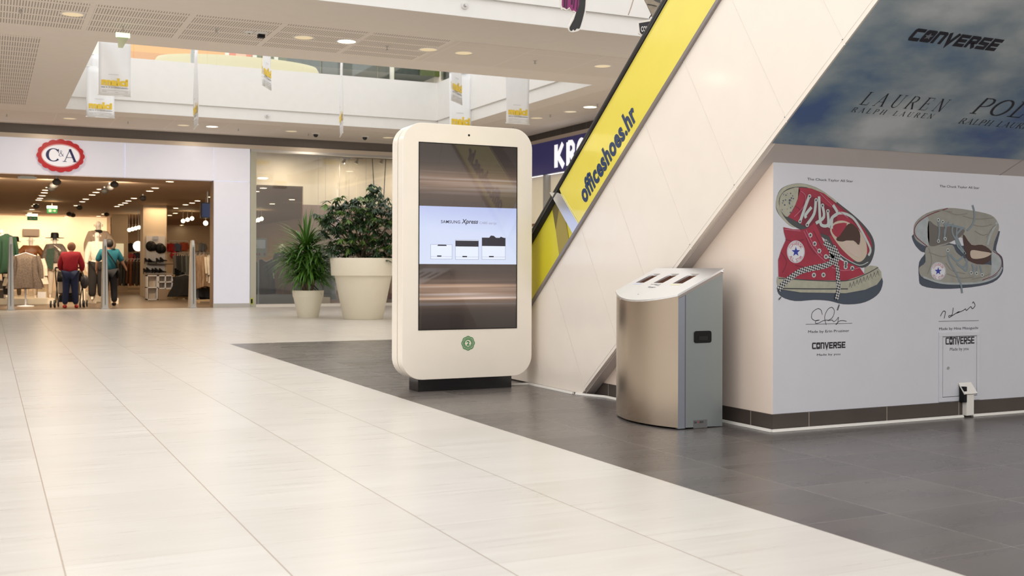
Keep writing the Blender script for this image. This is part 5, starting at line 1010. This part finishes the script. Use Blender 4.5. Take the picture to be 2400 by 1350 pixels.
def rack(px0, px1, pyt, pyb, Y, lab):
    a, b_ = at(px0, pyt, Y), at(px1, pyt, Y); t = thing('clothes_rack', lab, 'clothes rack', (a.x, Y, 0)); q = MB(); q.tube([a, b_], .014, 6); q.build('rail', M_alu, t)
    for x in (a.x + .1, b_.x - .1): q = MB(); q.box(x - .015, Y - .015, .05, x + .015, Y + .015, a.z); q.build('post', M_outl, t)
    q = MB(); q.box(a.x, Y - .02, .04, b_.x, Y + .02, .08); 
    for x in (a.x + .1, b_.x - .1): q.box(x - .02, Y - .25, 0, x + .02, Y + .25, .05)
    q.build('foot_frame', mat('pale_wood', (.5, .36, .2), .5), t)
rack(455, 520, 592, 713, 31, 'clothes rack with a fur vest and white jumpers by the white column'); rack(404, 446, 594, 700, 34.6, 'clothes rack of dark coats left of the right security gate'); rack(266, 338, 607, 684, 44, 'clothes rack of grey and brown clothes in the middle of the shop')
M_fur = mat('fur', (.50, .34, .21), .95, noise=.6, nscale=26, col2=(.12, .07, .04), stretch=(1, 1, .22), bump=1, bscale=40)
for i in range(3): garment('fur_vest', 460 + i * 9, 597, 676 - i * 2, 31 - .02 * i, .36, (.42, .28, .17), ('front', 'second', 'third')[i] + ' of the shaggy brown fur vests on the right rack', 'fur vests on the right rack', math.radians(60 - 20 * i), False, 1.1, m=M_fur)
for i, c in enumerate(((.75, .66, .52), (.80, .72, .6), (.70, .6, .48), (.82, .75, .64))): garment('jumper', 484 + i * 6, 598, 658 + (i % 2) * 4, 31.05, .34, c, ('leftmost', 'second', 'third', 'rightmost')[i] + ' cream jumper on the right rack', 'cream jumpers on the right rack', math.radians(70), True, .95)
garment('black_skirt', 469, 672, 697, 31.3, .5, (.02, .02, .022), 'black skirt hanging low behind the fur vests', None, 0, False); garment('black_skirt', 492, 665, 700, 31.4, .4, (.025, .02, .02), 'black skirt hanging low below the cream jumpers', None, 0, False)
for i, c in enumerate(((.08, .07, .06), (.012, .012, .012), (.016, .013, .012), (.05, .05, .045), (.02, .022, .02), (.10, .11, .095), (.06, .065, .055))): garment('coat', 411 + i * 5.3, 597 + (i % 2), 642 + i * 4, 34.6, .5, c, ('leftmost', 'second', 'third', 'fourth', 'fifth', 'sixth', 'rightmost')[i] + ' coat on the dark rack left of the right security gate', 'dark coats on the rack', math.radians(75), True, 1.0, dz=.1)
garment('black_dress', 434, 645, 694, 34.2, .75, (.012, .012, .014), 'long black dress hanging in front of the dark coats', None, 0, False)
for i, c in enumerate(((.22, .18, .15), (.18, .14, .12), (.07, .07, .07), (.06, .065, .06), (.16, .06, .03), (.22, .08, .03), (.05, .04, .035), (.10, .07, .05), (.03, .03, .03))): garment('dress', 271 + i * 7.4, 609, 664 + (i * 5) % 10, 44, .42, c, ('leftmost', 'second', 'third', 'fourth', 'fifth', 'sixth', 'seventh', 'eighth', 'rightmost')[i] + ' hanging dress on the middle rack of the shop', 'dresses on the middle rack', math.radians(70), False, 1.2, dz=.1)
for px, py, c, lab in ((401, 570, (.55, .03, .03), 'bright red top hanging at the back right of the pillar'), (415, 570, (.12, .18, .32), 'blue denim top hanging at the back'), (431, 568, (.60, .12, .06), 'coral top hanging right of the blue one'), (461, 570, (.75, .68, .55), 'white top hanging at the back above the fur vests'), (472, 570, (.35, .42, .55), 'pale blue top hanging at the back above the cream jumpers'), (306, 570, (.03, .03, .05), 'black top hanging left of the round lamp glow'), (306, 594, (.6, .10, .12), 'pink top hanging at the back of the middle rack'), (323, 592, (.05, .06, .12), 'dark blue top hanging at the back of the middle rack')):
    garment('displayed_top', px, py, py + 19, 55.9, .36, c, lab, None, 0, True, 1.0)
c0 = at(408, 598, 55.8); q = MB(); q.ball(c0, .2); tag(q.build('red_ball', mat('red_ball_paint', (.6, .03, .03), .5), smooth=True), 'round red ball shape hanging left of the dark coats', 'ball')
c0 = at(324, 577, 44.5); q = MB(); q.ball(c0, .2); gl = tag(q.build('globe_lamp', mat('soft_globe', (1, .95, .85), .5, emit=1.6, ecol=(1, .93, .8)), smooth=True), 'glowing white globe lamp left of the pillar', 'lamp'); q = MB(); q.tube([c0, Vector((c0.x, c0.y, ZS))], .012, 5); q.build('cord', M_grey, gl)
struct(blockbox('trim_40', 395, 440, 564, 566, 48.5, M_alu, 'x', 'x')); 
garment('orange_coat', 100, 602, 662, 33, .42, (.50, .20, .05), 'orange brown coat hanging behind the tweed jacket', None, .3, pole=True)
garment('green_coat', 15, 548, 640, 30, .42, (.012, .05, .022), 'dark green coat at the far left of the entrance', None, .2, True, 1.15)
M_tweed = mat('tweed', (.24, .175, .13), .9, noise=.9, nscale=34, col2=(.03, .022, .018))
garment('white_blouse', 45, 600, 668, 30.6, .55, (.80, .72, .58), 'white blouse hanging behind the tweed jacket, left', None, 0); garment('white_blouse', 78, 602, 664, 30.6, .5, (.80, .70, .56), 'white blouse hanging behind the tweed jacket, right', None, 0)
garment('tweed_jacket', 60, 594, 676, 29.6, .60, (.2, .15, .11), 'large brown tweed jacket displayed at the front left of the shop', None, 0, True, 1.3, m=M_tweed, dz=.3)
t = thing('bust_stand', 'slim white stand carrying the tweed jacket', 'display stand', (at(60, 600, 29.6).x, 29.6, 0)); c0 = at(60, 680, 29.6); q = MB(); q.tube([(c0.x, 29.6, .0), (c0.x, 29.6, 1.15)], .02, 8); q.build('pole', M_wh, t); q = MB(); q.lathe((c0.x, 29.6, 0), [(.2, 0), (.19, .015), (.03, .03)], 20); q.build('foot', M_wh, t)
# ================================================================== BODIES
M_mann = mat('mannequin_white', (.92, .84, .74), .35); M_skin = mat('skin', (.50, .27, .18), .5)
def joints(pose=None):
    J = dict(pelvis=(0, 0, .93), belly=(0, 0, 1.07), chest=(0, -.01, 1.27), neck=(0, 0, 1.44), nek2=(0, 0, 1.50), head=(0, .01, 1.59), crown=(0, .01, 1.69))
    for s_, n in ((-1, 'L'), (1, 'R')):
        J.update({'sh' + n: (s_ * .17, 0, 1.37), 'el' + n: (s_ * .23, .0, 1.11), 'wr' + n: (s_ * .25, .06, .88), 'ha' + n: (s_ * .25, .08, .80), 'hp' + n: (s_ * .085, 0, .88), 'kn' + n: (s_ * .10, .01, .49), 'an' + n: (s_ * .11, -.02, .08), 'to' + n: (s_ * .12, .12, .03)})
    J.update(pose or {}); return J
RAD = dict(pelvis=(.15, .11), belly=(.125, .095), chest=(.15, .105), neck=.055, nek2=.052, head=(.078, .095), crown=.055, sh=.058, el=.042, wr=.028, ha=.030, hp=.088, kn=.058, an=.038, to=.032)
EDG = [('pelvis', 'belly'), ('belly', 'chest'), ('chest', 'neck'), ('neck', 'nek2'), ('nek2', 'head'), ('head', 'crown')] + [e for n in 'LR' for e in (('chest', 'sh' + n), ('sh' + n, 'el' + n), ('el' + n, 'wr' + n), ('wr' + n, 'ha' + n), ('pelvis', 'hp' + n), ('hp' + n, 'kn' + n), ('kn' + n, 'an' + n), ('an' + n, 'to' + n))]
def part(root, J, names, grow, name, material, sc=1, rz=0, extra=None, mul=1):
    """grow one continuous skin over the named joints; root's local frame: x right, y ahead"""
    idx = {n: i for i, n in enumerate(names)}; R_ = Matrix.Rotation(rz, 3, 'Z'); rad = dict(RAD); rad.update(extra or {})
    V = [R_ @ (Vector(J[n]) * sc) for n in names]; E_ = [(idx[a], idx[b_]) for a, b_ in EDG if a in idx and b_ in idx]; rs = []
    for n in names:
        r = rad.get(n, rad.get(n[:-1], .05)); r = r if isinstance(r, tuple) else (r, r); rs.append(((r[0] * mul + grow) * sc, (r[1] * mul + grow) * sc))
    return skin(V, E_, rs, name, material, root)
ALL = ['pelvis', 'belly', 'chest', 'neck', 'nek2', 'head', 'crown'] + [a + n for n in 'LR' for a in ('sh', 'el', 'wr', 'ha', 'hp', 'kn', 'an', 'to')]
TOP = ['pelvis', 'belly', 'chest', 'neck'] + [a + n for n in 'LR' for a in ('sh', 'el', 'wr')]; LEGS = ['pelvis'] + [a + n for n in 'LR' for a in ('hp', 'kn', 'an')]
def hands(root, J, material, sc, rz, curl=.6):
    R_ = Matrix.Rotation(rz, 3, 'Z')
    for n, s_ in (('L', -1), ('R', 1)):
        h = Vector(J['ha' + n]); d = (h - Vector(J['wr' + n])).normalized(); side = Vector((s_, 0, 0)); fwd = d.cross(side).normalized(); fw2 = Vector((0, 1, 0)) if abs(d.y) < .7 else Vector((0, 0, -1)); V = [h]; E_ = []; rs = [.026]
        for k, (o_, L_) in enumerate(((-.03, .065), (-.01, .078), (.01, .074), (.03, .058))):
            b0 = h + d * .035 + fw2 * o_; V += [b0, b0 + d * L_ * .5, b0 + (d * L_ - side * curl * .02)]; i = len(V) - 3; E_ += [(0, i), (i, i + 1), (i + 1, i + 2)]; rs += [.010, .009, .008]
        b0 = h + fw2 * .03 - d * .01; V += [b0, b0 + fw2 * .02 + d * .03]; i = len(V) - 2; E_ += [(0, i), (i, i + 1)]; rs += [.011, .009]
        skin([R_ @ (v * sc) for v in V], E_, [(r * sc, r * sc) for r in rs], 'hand', material, root)
def place(px, py_foot, py_head, Y, name, lab, cat, base=None):
    p = at(px, py_foot, Y) if base is None else base; sc = (at(px, py_head, Y).z - p.z) / 1.745; t = thing(name, lab, cat, p); return t, sc, p
def face(root, J, sc, rz, m, nose=True):
    R_ = Matrix.Rotation(rz, 3, 'Z'); h = Vector(J['head']); q = MB(); base = wloc(root)
    q.ball(base + R_ @ ((h + Vector((0, .09, -.01))) * sc), .014 * sc, .022 * sc, .028 * sc); q.ball(base + R_ @ ((h + Vector((-.085, 0, 0))) * sc), .012 * sc, .02 * sc, .03 * sc); q.ball(base + R_ @ ((h + Vector((.085, 0, 0))) * sc), .012 * sc, .02 * sc, .03 * sc); q.build('face_and_ears', m, root, smooth=True)
# woman in red behind a stroller, seen from behind, leaning a little forward
pw = hit(165, 722, 2, 0); tw, sc, p = place(165, 722, 563, pw.y, 'person', 'person in a red cardigan and blue jeans pushing a stroller, seen from behind', 'person', Vector((pw.x, pw.y, 0)))
J = joints(dict(chest=(0, .05, 1.27), neck=(0, .12, 1.42), nek2=(0, .15, 1.47), head=(0, .19, 1.55), crown=(0, .20, 1.63), belly=(0, .02, 1.09), shL=(-.19, .08, 1.37), shR=(.19, .08, 1.37), elL=(-.27, .10, 1.10), elR=(.27, .10, 1.10), wrL=(-.24, .32, .97), wrR=(.24, .32, .97), haL=(-.22, .39, .96), haR=(.22, .39, .96), anL=(-.13, -.02, .08), anR=(.13, -.02, .08), knL=(-.105, .01, .5), knR=(.105, .01, .5), toL=(-.15, .12, .03), toR=(.15, .12, .03)))
RZW = math.radians(-10); part(tw, J, ALL, 0, 'body', M_skin, sc, RZW)
part(tw, dict(J, pelvis=(0, 0, .86)), TOP, .018, 'red_cardigan', mat('red_knit', (.33, .008, .018), .9, noise=.3, nscale=30), sc, RZW, dict(chest=(.185, .13), belly=(.185, .14), pelvis=(.185, .13), sh=.075, el=.062, wr=.045))
part(tw, J, LEGS, .018, 'jeans', mat('blue_denim', (.010, .017, .058), .85, noise=.4, nscale=20), sc, RZW, dict(pelvis=(.165, .125), hp=.115, kn=.073, an=.055))
R_ = Matrix.Rotation(RZW, 3, 'Z'); q = MB(); c0 = p + R_ @ (Vector(J['head']) * sc); q.ball(c0 + Vector((0, -.02, .03)) * sc, .105 * sc, .115 * sc, .12 * sc); q.build('hair', mat('light_brown_hair', (.22, .10, .05), .8, noise=.4, nscale=20), tw, smooth=True); face(tw, J, sc, RZW, M_skin); hands(tw, J, M_skin, sc, RZW)
for s_ in (-1, 1): q = MB(); c0 = p + R_ @ (Vector((s_ * .14, .05, .04)) * sc); q.ball(c0, .05, .12, .045); q.build('shoe', mat('red_shoe', (.5, .03, .02), .5), tw, smooth=True)
# stroller in front of her
st = thing('baby_stroller', 'black baby stroller with double wheels, pushed by the person in red', 'stroller', (p.x, p.y + .5, 0)); SP = Vector((p.x, p.y + .58, 0))
def S_(x, y, z): return SP + R_ @ Vector((x, y, z))
for sx2 in (-1, 1):
    q = MB(); q.tube([S_(sx2 * .28, -.2, .96), S_(sx2 * .30, .0, .75), S_(sx2 * .29, .42, .12)], .014, 8); q.build('frame_tube', M_black, st, smooth=True)
    q = MB(); q.tube([S_(sx2 * .27, -.18, .12), S_(sx2 * .29, .25, .6)], .013, 8); q.build('frame_tube', M_black, st, smooth=True)
    for yy in (-.24, .40):
        for dx in (-.045, .045):
            c0 = S_(sx2 * .33 + dx, yy, .085); ax = R_ @ Vector((1, 0, 0)); q = MB(); q.tube([c0 - ax * .014, c0 + ax * .014], .084, 18); wl = q.build('wheel', M_rubber, st, smooth=True); q = MB(); q.tube([c0 - ax * .017, c0 + ax * .017], .035, 10); q.build('hub', M_grey, wl)
q = MB(); q.tube([S_(-.28, -.2, .96), S_(.28, -.2, .96)], .02, 8); q.build('handle_bar', M_black, st)
q = MB(); V = []
for i in range(7):
    a = math.pi * i / 6
    for j in range(2): V.append(S_(-.25 + .5 * j, .1 - .3 * math.cos(a) * .9, .62 + .25 * math.sin(a)))
q.add(V, [(2 * i, 2 * i + 1, 2 * i + 3, 2 * i + 2) for i in range(6)]); q.build('hood', M_black, st, smooth=True, solid=.01)
q = MB(); q.prism([S_(-.23, -.12, .35), S_(-.23, .35, .28), S_(-.23, .35, .5), S_(-.23, -.05, .7)], R_ @ Vector((.46, 0, 0))); q.build('seat', mat('grey_seat_cloth', (.35, .28, .22), .8), st); q = MB(); q.prism([S_(-.2, -.2, .13), S_(-.2, .25, .13), S_(-.2, .25, .28), S_(-.2, -.2, .3)], R_ @ Vector((.4, 0, 0))); q.build('basket', M_black, st)
bg = thing('handbag', 'dark patterned bag hanging on the right side of the stroller', 'bag', S_(.34, -.05, .62)); q = MB(); q.ball(S_(.36, -.05, .62), .10, .14, .17); q.build('bag_body', mat('dark_bag', (.04, .035, .04), .6), bg, smooth=True); q = MB(); q.tube([S_(.34, -.12, .75), S_(.30, -.08, .93), S_(.34, .02, .75)], .01, 6); q.build('strap', M_black, bg)
# man in teal
pm = hit(256, 717, 2, 0); tm, sc, p = place(256, 717, 559, pm.y, 'person', 'person in a teal T-shirt and black trousers with a bag strap, seen from behind', 'person', Vector((pm.x, pm.y, 0)))
J = joints(dict(elL=(-.29, .02, 1.14), wrL=(-.30, .16, .95), haL=(-.29, .22, .90), elR=(.32, .03, 1.14), wrR=(.40, .16, 1.02), haR=(.43, .22, .98), shL=(-.2, 0, 1.39), shR=(.2, 0, 1.39), anL=(-.10, -.02, .08), anR=(.13, .05, .08), knR=(.12, .06, .49), toR=(.17, .19, .03)))
part(tm, J, ALL, 0, 'body', M_skin, sc, 0); part(tm, dict(J, pelvis=(0, 0, .86)), ['pelvis', 'belly', 'chest', 'neck', 'shL', 'elL', 'shR', 'elR'], .018, 'teal_t_shirt', mat('teal_cotton', (.006, .115, .15), .85, noise=.2, nscale=8), sc, 0, dict(chest=(.195, .13), belly=(.17, .125), pelvis=(.175, .125), sh=.085, el=.062))
part(tm, J, LEGS, .016, 'black_trousers', mat('black_cloth', (.012, .011, .013), .85), sc, 0, dict(pelvis=(.155, .12), hp=.11, kn=.078, an=.062)); q = MB(); c0 = p + Vector(J['head']) * sc; q.ball(c0 + Vector((0, -.012, .03)), .098, .11, .115); q.build('hair', mat('black_hair', (.015, .012, .01), .6), tm, smooth=True); face(tm, J, sc, 0, M_skin); hands(tm, J, M_skin, sc, 0)
q = MB(); q.tube([p + Vector(v) * sc for v in ((-.10, -.10, 1.46), (0, -.155, 1.30), (.12, -.17, 1.12), (.19, -.13, .98))], .016, 6); q.build('bag_strap', M_black, tm)
for s_, yy in ((-1, .05), (1, .13)): q = MB(); q.ball(p + Vector((s_ * .125, yy, .045)), .055, .13, .05); q.build('shoe', M_black, tm, smooth=True)
tb = thing('shoulder_bag', 'black bag hanging at the right hip of the person in teal', 'bag', p + Vector((.22, -.02, .86))); q = MB(); q.ball(p + Vector((.20, -.02, .82)), .06, .12, .13); q.build('bag_body', M_black, tb, smooth=True)
# -------- mannequins
def mannequin(px, pyf, pyh, Y, lab, pose=None, clothes=(), rz=math.radians(180), hat=None, stand=True, base=None):
    t, sc, p = place(px, pyf, pyh, Y, 'mannequin', lab, 'mannequin', base); J = joints(pose); part(t, J, ALL, 0, 'body', M_mann, sc, rz); face(t, J, sc, rz, M_mann); hands(t, J, M_mann, sc, rz)
    for nm, names, m, ex in clothes: part(t, J, names, .02, nm, m, sc, rz, ex)
    if hat:
        R2_ = Matrix.Rotation(rz, 3, 'Z'); c0 = p + R2_ @ (Vector(J['crown']) * sc); q = MB(); q.lathe(c0 + Vector((0, 0, -.05)), [(hat[0], 0), (hat[0], .012), (.105, .02), (.10, .12), (.08, .15), (.001, .15)], 20); q.build('hat', M_black, t, smooth=True)
    return t, sc, p, J
LONGTOP = ['pelvis', 'belly', 'chest', 'neck'] + [a + n for n in 'LR' for a in ('sh', 'el', 'wr')]
GREYT = mat('grey_tweed', (.26, .21, .17), .9, noise=.8, nscale=34, col2=(.03, .026, .024)); M_legw = mat('pale_trousers', (.62, .52, .42), .7)
t, sc, p, J = mannequin(128, 699, 549, 31.9, 'mannequin in a black wide-brimmed hat and grey tweed cape coat with pale trousers', dict(elL=(-.24, .12, 1.16), wrL=(-.12, .22, 1.30), haL=(-.06, .22, 1.36)),
    (('tweed_cape', LONGTOP, GREYT, dict(chest=(.20, .14), belly=(.23, .16), pelvis=(.24, .17), sh=.11, el=.10, wr=.06)), ('trousers', LEGS, M_legw, None)), hat=(.24,))
R2_ = Matrix.Rotation(math.pi, 3, 'Z'); q = MB(); q.prism([p + R2_ @ Vector(v) for v in ((.02, .19, 1.36), (.20, .17, 1.32), (.24, .18, .82), (.05, .2, .78))], (0, .02, 0)); q.build('green_scarf', mat('green_scarf', (.05, .09, .06), .9, noise=.7, nscale=40), t)
mannequin(72, 700, 550, 32.6, 'mannequin in a brown leather jacket behind the tweed jacket', dict(elL=(-.34, .0, 1.14), wrL=(-.2, .05, .98), elR=(.34, 0, 1.14)), (('leather_jacket', LONGTOP, mat('brown_leather', (.26, .09, .025), .45, noise=.4, nscale=10), dict(chest=(.185, .13), belly=(.15, .12), sh=.085, el=.065)), ('trousers', LEGS, M_legw, None)))
mannequin(35, 700, 558, 34, 'mannequin in a black cloche hat and grey top at the back left', None, (('grey_top', LONGTOP, GREYT, None), ('trousers', LEGS, GREYT, None)), hat=(.16,))
mannequin(2, 700, 530, 30.8, 'mannequin in white at the very left edge of the entrance', None, (('white_top', LONGTOP, M_mann, None), ('dark_trousers', LEGS, mat('dark_trousers', (.03, .03, .03), .8), None)))
M_swt = mat('white_knit', (.85, .78, .66), .9)
t, sc, p, J = mannequin(227, 704, 538, 31.3, 'mannequin in a white jumper and black trousers left of the man in teal', dict(elL=(-.22, .02, 1.12), wrL=(-.25, .06, .9)), (('white_jumper', LONGTOP, M_swt, dict(chest=(.17, .125), belly=(.15, .12), sh=.078, el=.062)), ('black_trousers', LEGS, mat('soft_black', (.02, .017, .016), .85), dict(hp=.12, kn=.095, an=.07))))
pb_ = at(230, 690, 33); mannequin(231, 690, 512, 33, 'taller mannequin with a black scarf and grey coat behind the white jumper', dict(elL=(-.32, .05, 1.12), wrL=(-.2, .2, 1.05)), (('grey_coat', LONGTOP, mat('soft_grey_coat', (.45, .34, .26), .9), dict(chest=(.19, .14), belly=(.17, .14), sh=.09, el=.075)), ('scarf', ['chest', 'neck', 'nek2'], mat('black_scarf', (.02, .016, .014), .9), dict(chest=(.14, .13), neck=.10, nek2=.075))), base=Vector((pb_.x, 33, at(212, 693.6, 32.8).z + .001)))
blockbox('display_block', 212, 252, 693.6, 708, 32.8, M_blk, 'white block carrying the taller mannequin', 'display block', .5, z0=0)
# ================================================================== WINDOW BAY
for px, lab in ((812, 'left track spotlight behind the shop window'), (842, 'middle track spotlight behind the shop window'), (900, 'right track spotlight behind the shop window')):
    c0 = at(px, 374, 27.7); t = thing('track_spotlight', lab, 'spotlight', c0); q = MB(); q.box(c0.x - .1, c0.y - .02, c0.z + .02, c0.x + .1, c0.y + .02, c0.z + .07); q.tube([(c0.x, c0.y, c0.z + .05), (c0.x, c0.y, 4.1)], .008, 5); q.build('adapter', M_grey, t); q = MB(); q.tube([c0 + Vector((-.03, 0, .03)), c0 + Vector((-.07, 0, -.06)), c0 + Vector((-.09, 0, -.11))], [.03, .045, .055], 10); q.build('lamp_head', M_alu, t, smooth=True)
c0, c1 = at(735, 371, 27.7), at(960, 376, 27.7); q = MB(); q.box(c0.x, 27.69, c0.z + .06, 11.8, 27.72, c0.z + .08); tag(q.build('light_track', M_grey), 'thin grey light track behind the top of the shop window', 'track')
for px, lab in ((746, 'first'), (763, 'second'), (796, 'third'), (818, 'fourth'), (858, 'fifth')):
    a, b_ = at(px, 375, 28.1), at(px, 560, 28.1); q = MB(); q.tube([(a.x, 28.1, 4.1), (a.x, 28.1, .6)], .004, 4); tag(q.build('hanging_wire', M_grey), lab + ' thin hanging wire from the left behind the shop window', 'wire')
for px0, px1, lab in ((873, 878, 'left'), (904, 899, 'right')): q = MB(); q.tube([Vector((at(px0, 378, 27.9).x, 27.9, 4.1)), at(px0, 378, 27.9), at(px1, 470, 27.9)], .012, 5); tag(q.build('hanging_strap', M_outl), lab + ' dark strap hanging above the large plant behind the glass', 'strap')
p0, p1 = at(595, 602, 27.15), at(626, 558, 27.15); t = thing('directory_panel', 'grey information panel with a paper sheet behind the left of the shop window', 'sign', (p0.x, 27.2, p0.z)); q = MB(); q.box(p0.x, 27.15, p0.z, p1.x, 27.2, p1.z); q.build('panel', mat('grey_sage_panel', (.33, .34, .30), .5), t); q = MB(); q.quad(*[(p0.x + (p1.x - p0.x) * u, 27.145, p0.z + (p1.z - p0.z) * v) for u, v in ((.14, .45), (.86, .45), (.86, .9), (.14, .9))]); q.build('paper_sheet', M_wh, t)
q = MB()
for u, c in ((.15, 0), (.35, 0), (.75, 0)): q.quad(*[(p0.x + (p1.x - p0.x) * (u + a), 27.145, p0.z + (p1.z - p0.z) * b_) for a, b_ in ((0, .08), (.12, .08), (.12, .2), (0, .2))])
q.build('stickers', mat('dark_red_sticker', (.3, .05, .08), .5), t); q = MB(); q.tube([(p0.x + .12, 27.18, .06), (p0.x + .12, 27.18, p0.z)], .02, 8); q.build('post', M_grey, t)
a, b_ = at(586, 714, 26.97), at(594, 698, 26.97); t = thing('floor_sticker', 'small black and yellow warning sticker at the foot of the window frame', 'sticker', (a.x, 26.965, a.z)); q = MB(); q.prism(rrect(a.x, a.z, b_.x, b_.z, .03, 26.97, 4), (0, .006, 0)); q.build('sticker_base', mat('yellow_green_sticker', (.55, .55, .12), .5), t); q = MB(); q.box(a.x + .02, 26.966, a.z + .03, b_.x - .02, 26.97, b_.z - .03); q.build('black_field', M_black, t)
for i, (px, c, w, lab) in enumerate(((612, (.02, .015, .02), .34, 'black dress displayed at the left of the window bay'), (640, (.03, .03, .06), .5, 'dark blue coat displayed in the window bay'), (668, (.15, .08, .05), .4, 'brown coat displayed behind the bladed plant'), (690, (.02, .04, .05), .45, 'dark teal coat displayed behind the bladed plant'), (735, (.02, .02, .03), .5, 'black coat displayed between the two plants'), (762, (.02, .05, .07), .45, 'dark petrol coat displayed between the two plants'), (915, (.25, .05, .03), .4, 'rust coat displayed behind the kiosk edge'))):
    garment('display_coat', px, 608 if i < 4 else 590, 700, 27.75 + (i % 2) * .25, w, c, lab, None, 0, True, 1.15, pole=True)
for i, (px, lab) in enumerate(((660, 'mannequin seen through the glass behind the bladed plant'), (880, 'mannequin in the window bay behind the large plant'))):
    mannequin(px, 704, 566, 28.0, lab, None, (('dark_coat', LONGTOP, mat('dark_navy_cloth', (.02, .02, .035), .85), None), ('dark_trousers', LEGS, mat('dark_trousers', (.03, .03, .03), .8), None)), base=Vector((gx_(px, 28.0), 28.0, .06)))
blockbox('display_block', 754, 774, 697, 711, 27.4, M_blk, 'small white block in the window bay between the two pots', 'display block', .2, z0=.06)
blockbox('display_table', 600, 700, 690, 700, 27.6, mat('steel_blue_table', (.06, .07, .09), .4), 'low dark table in the window bay', 'table', .4, z0=.06)
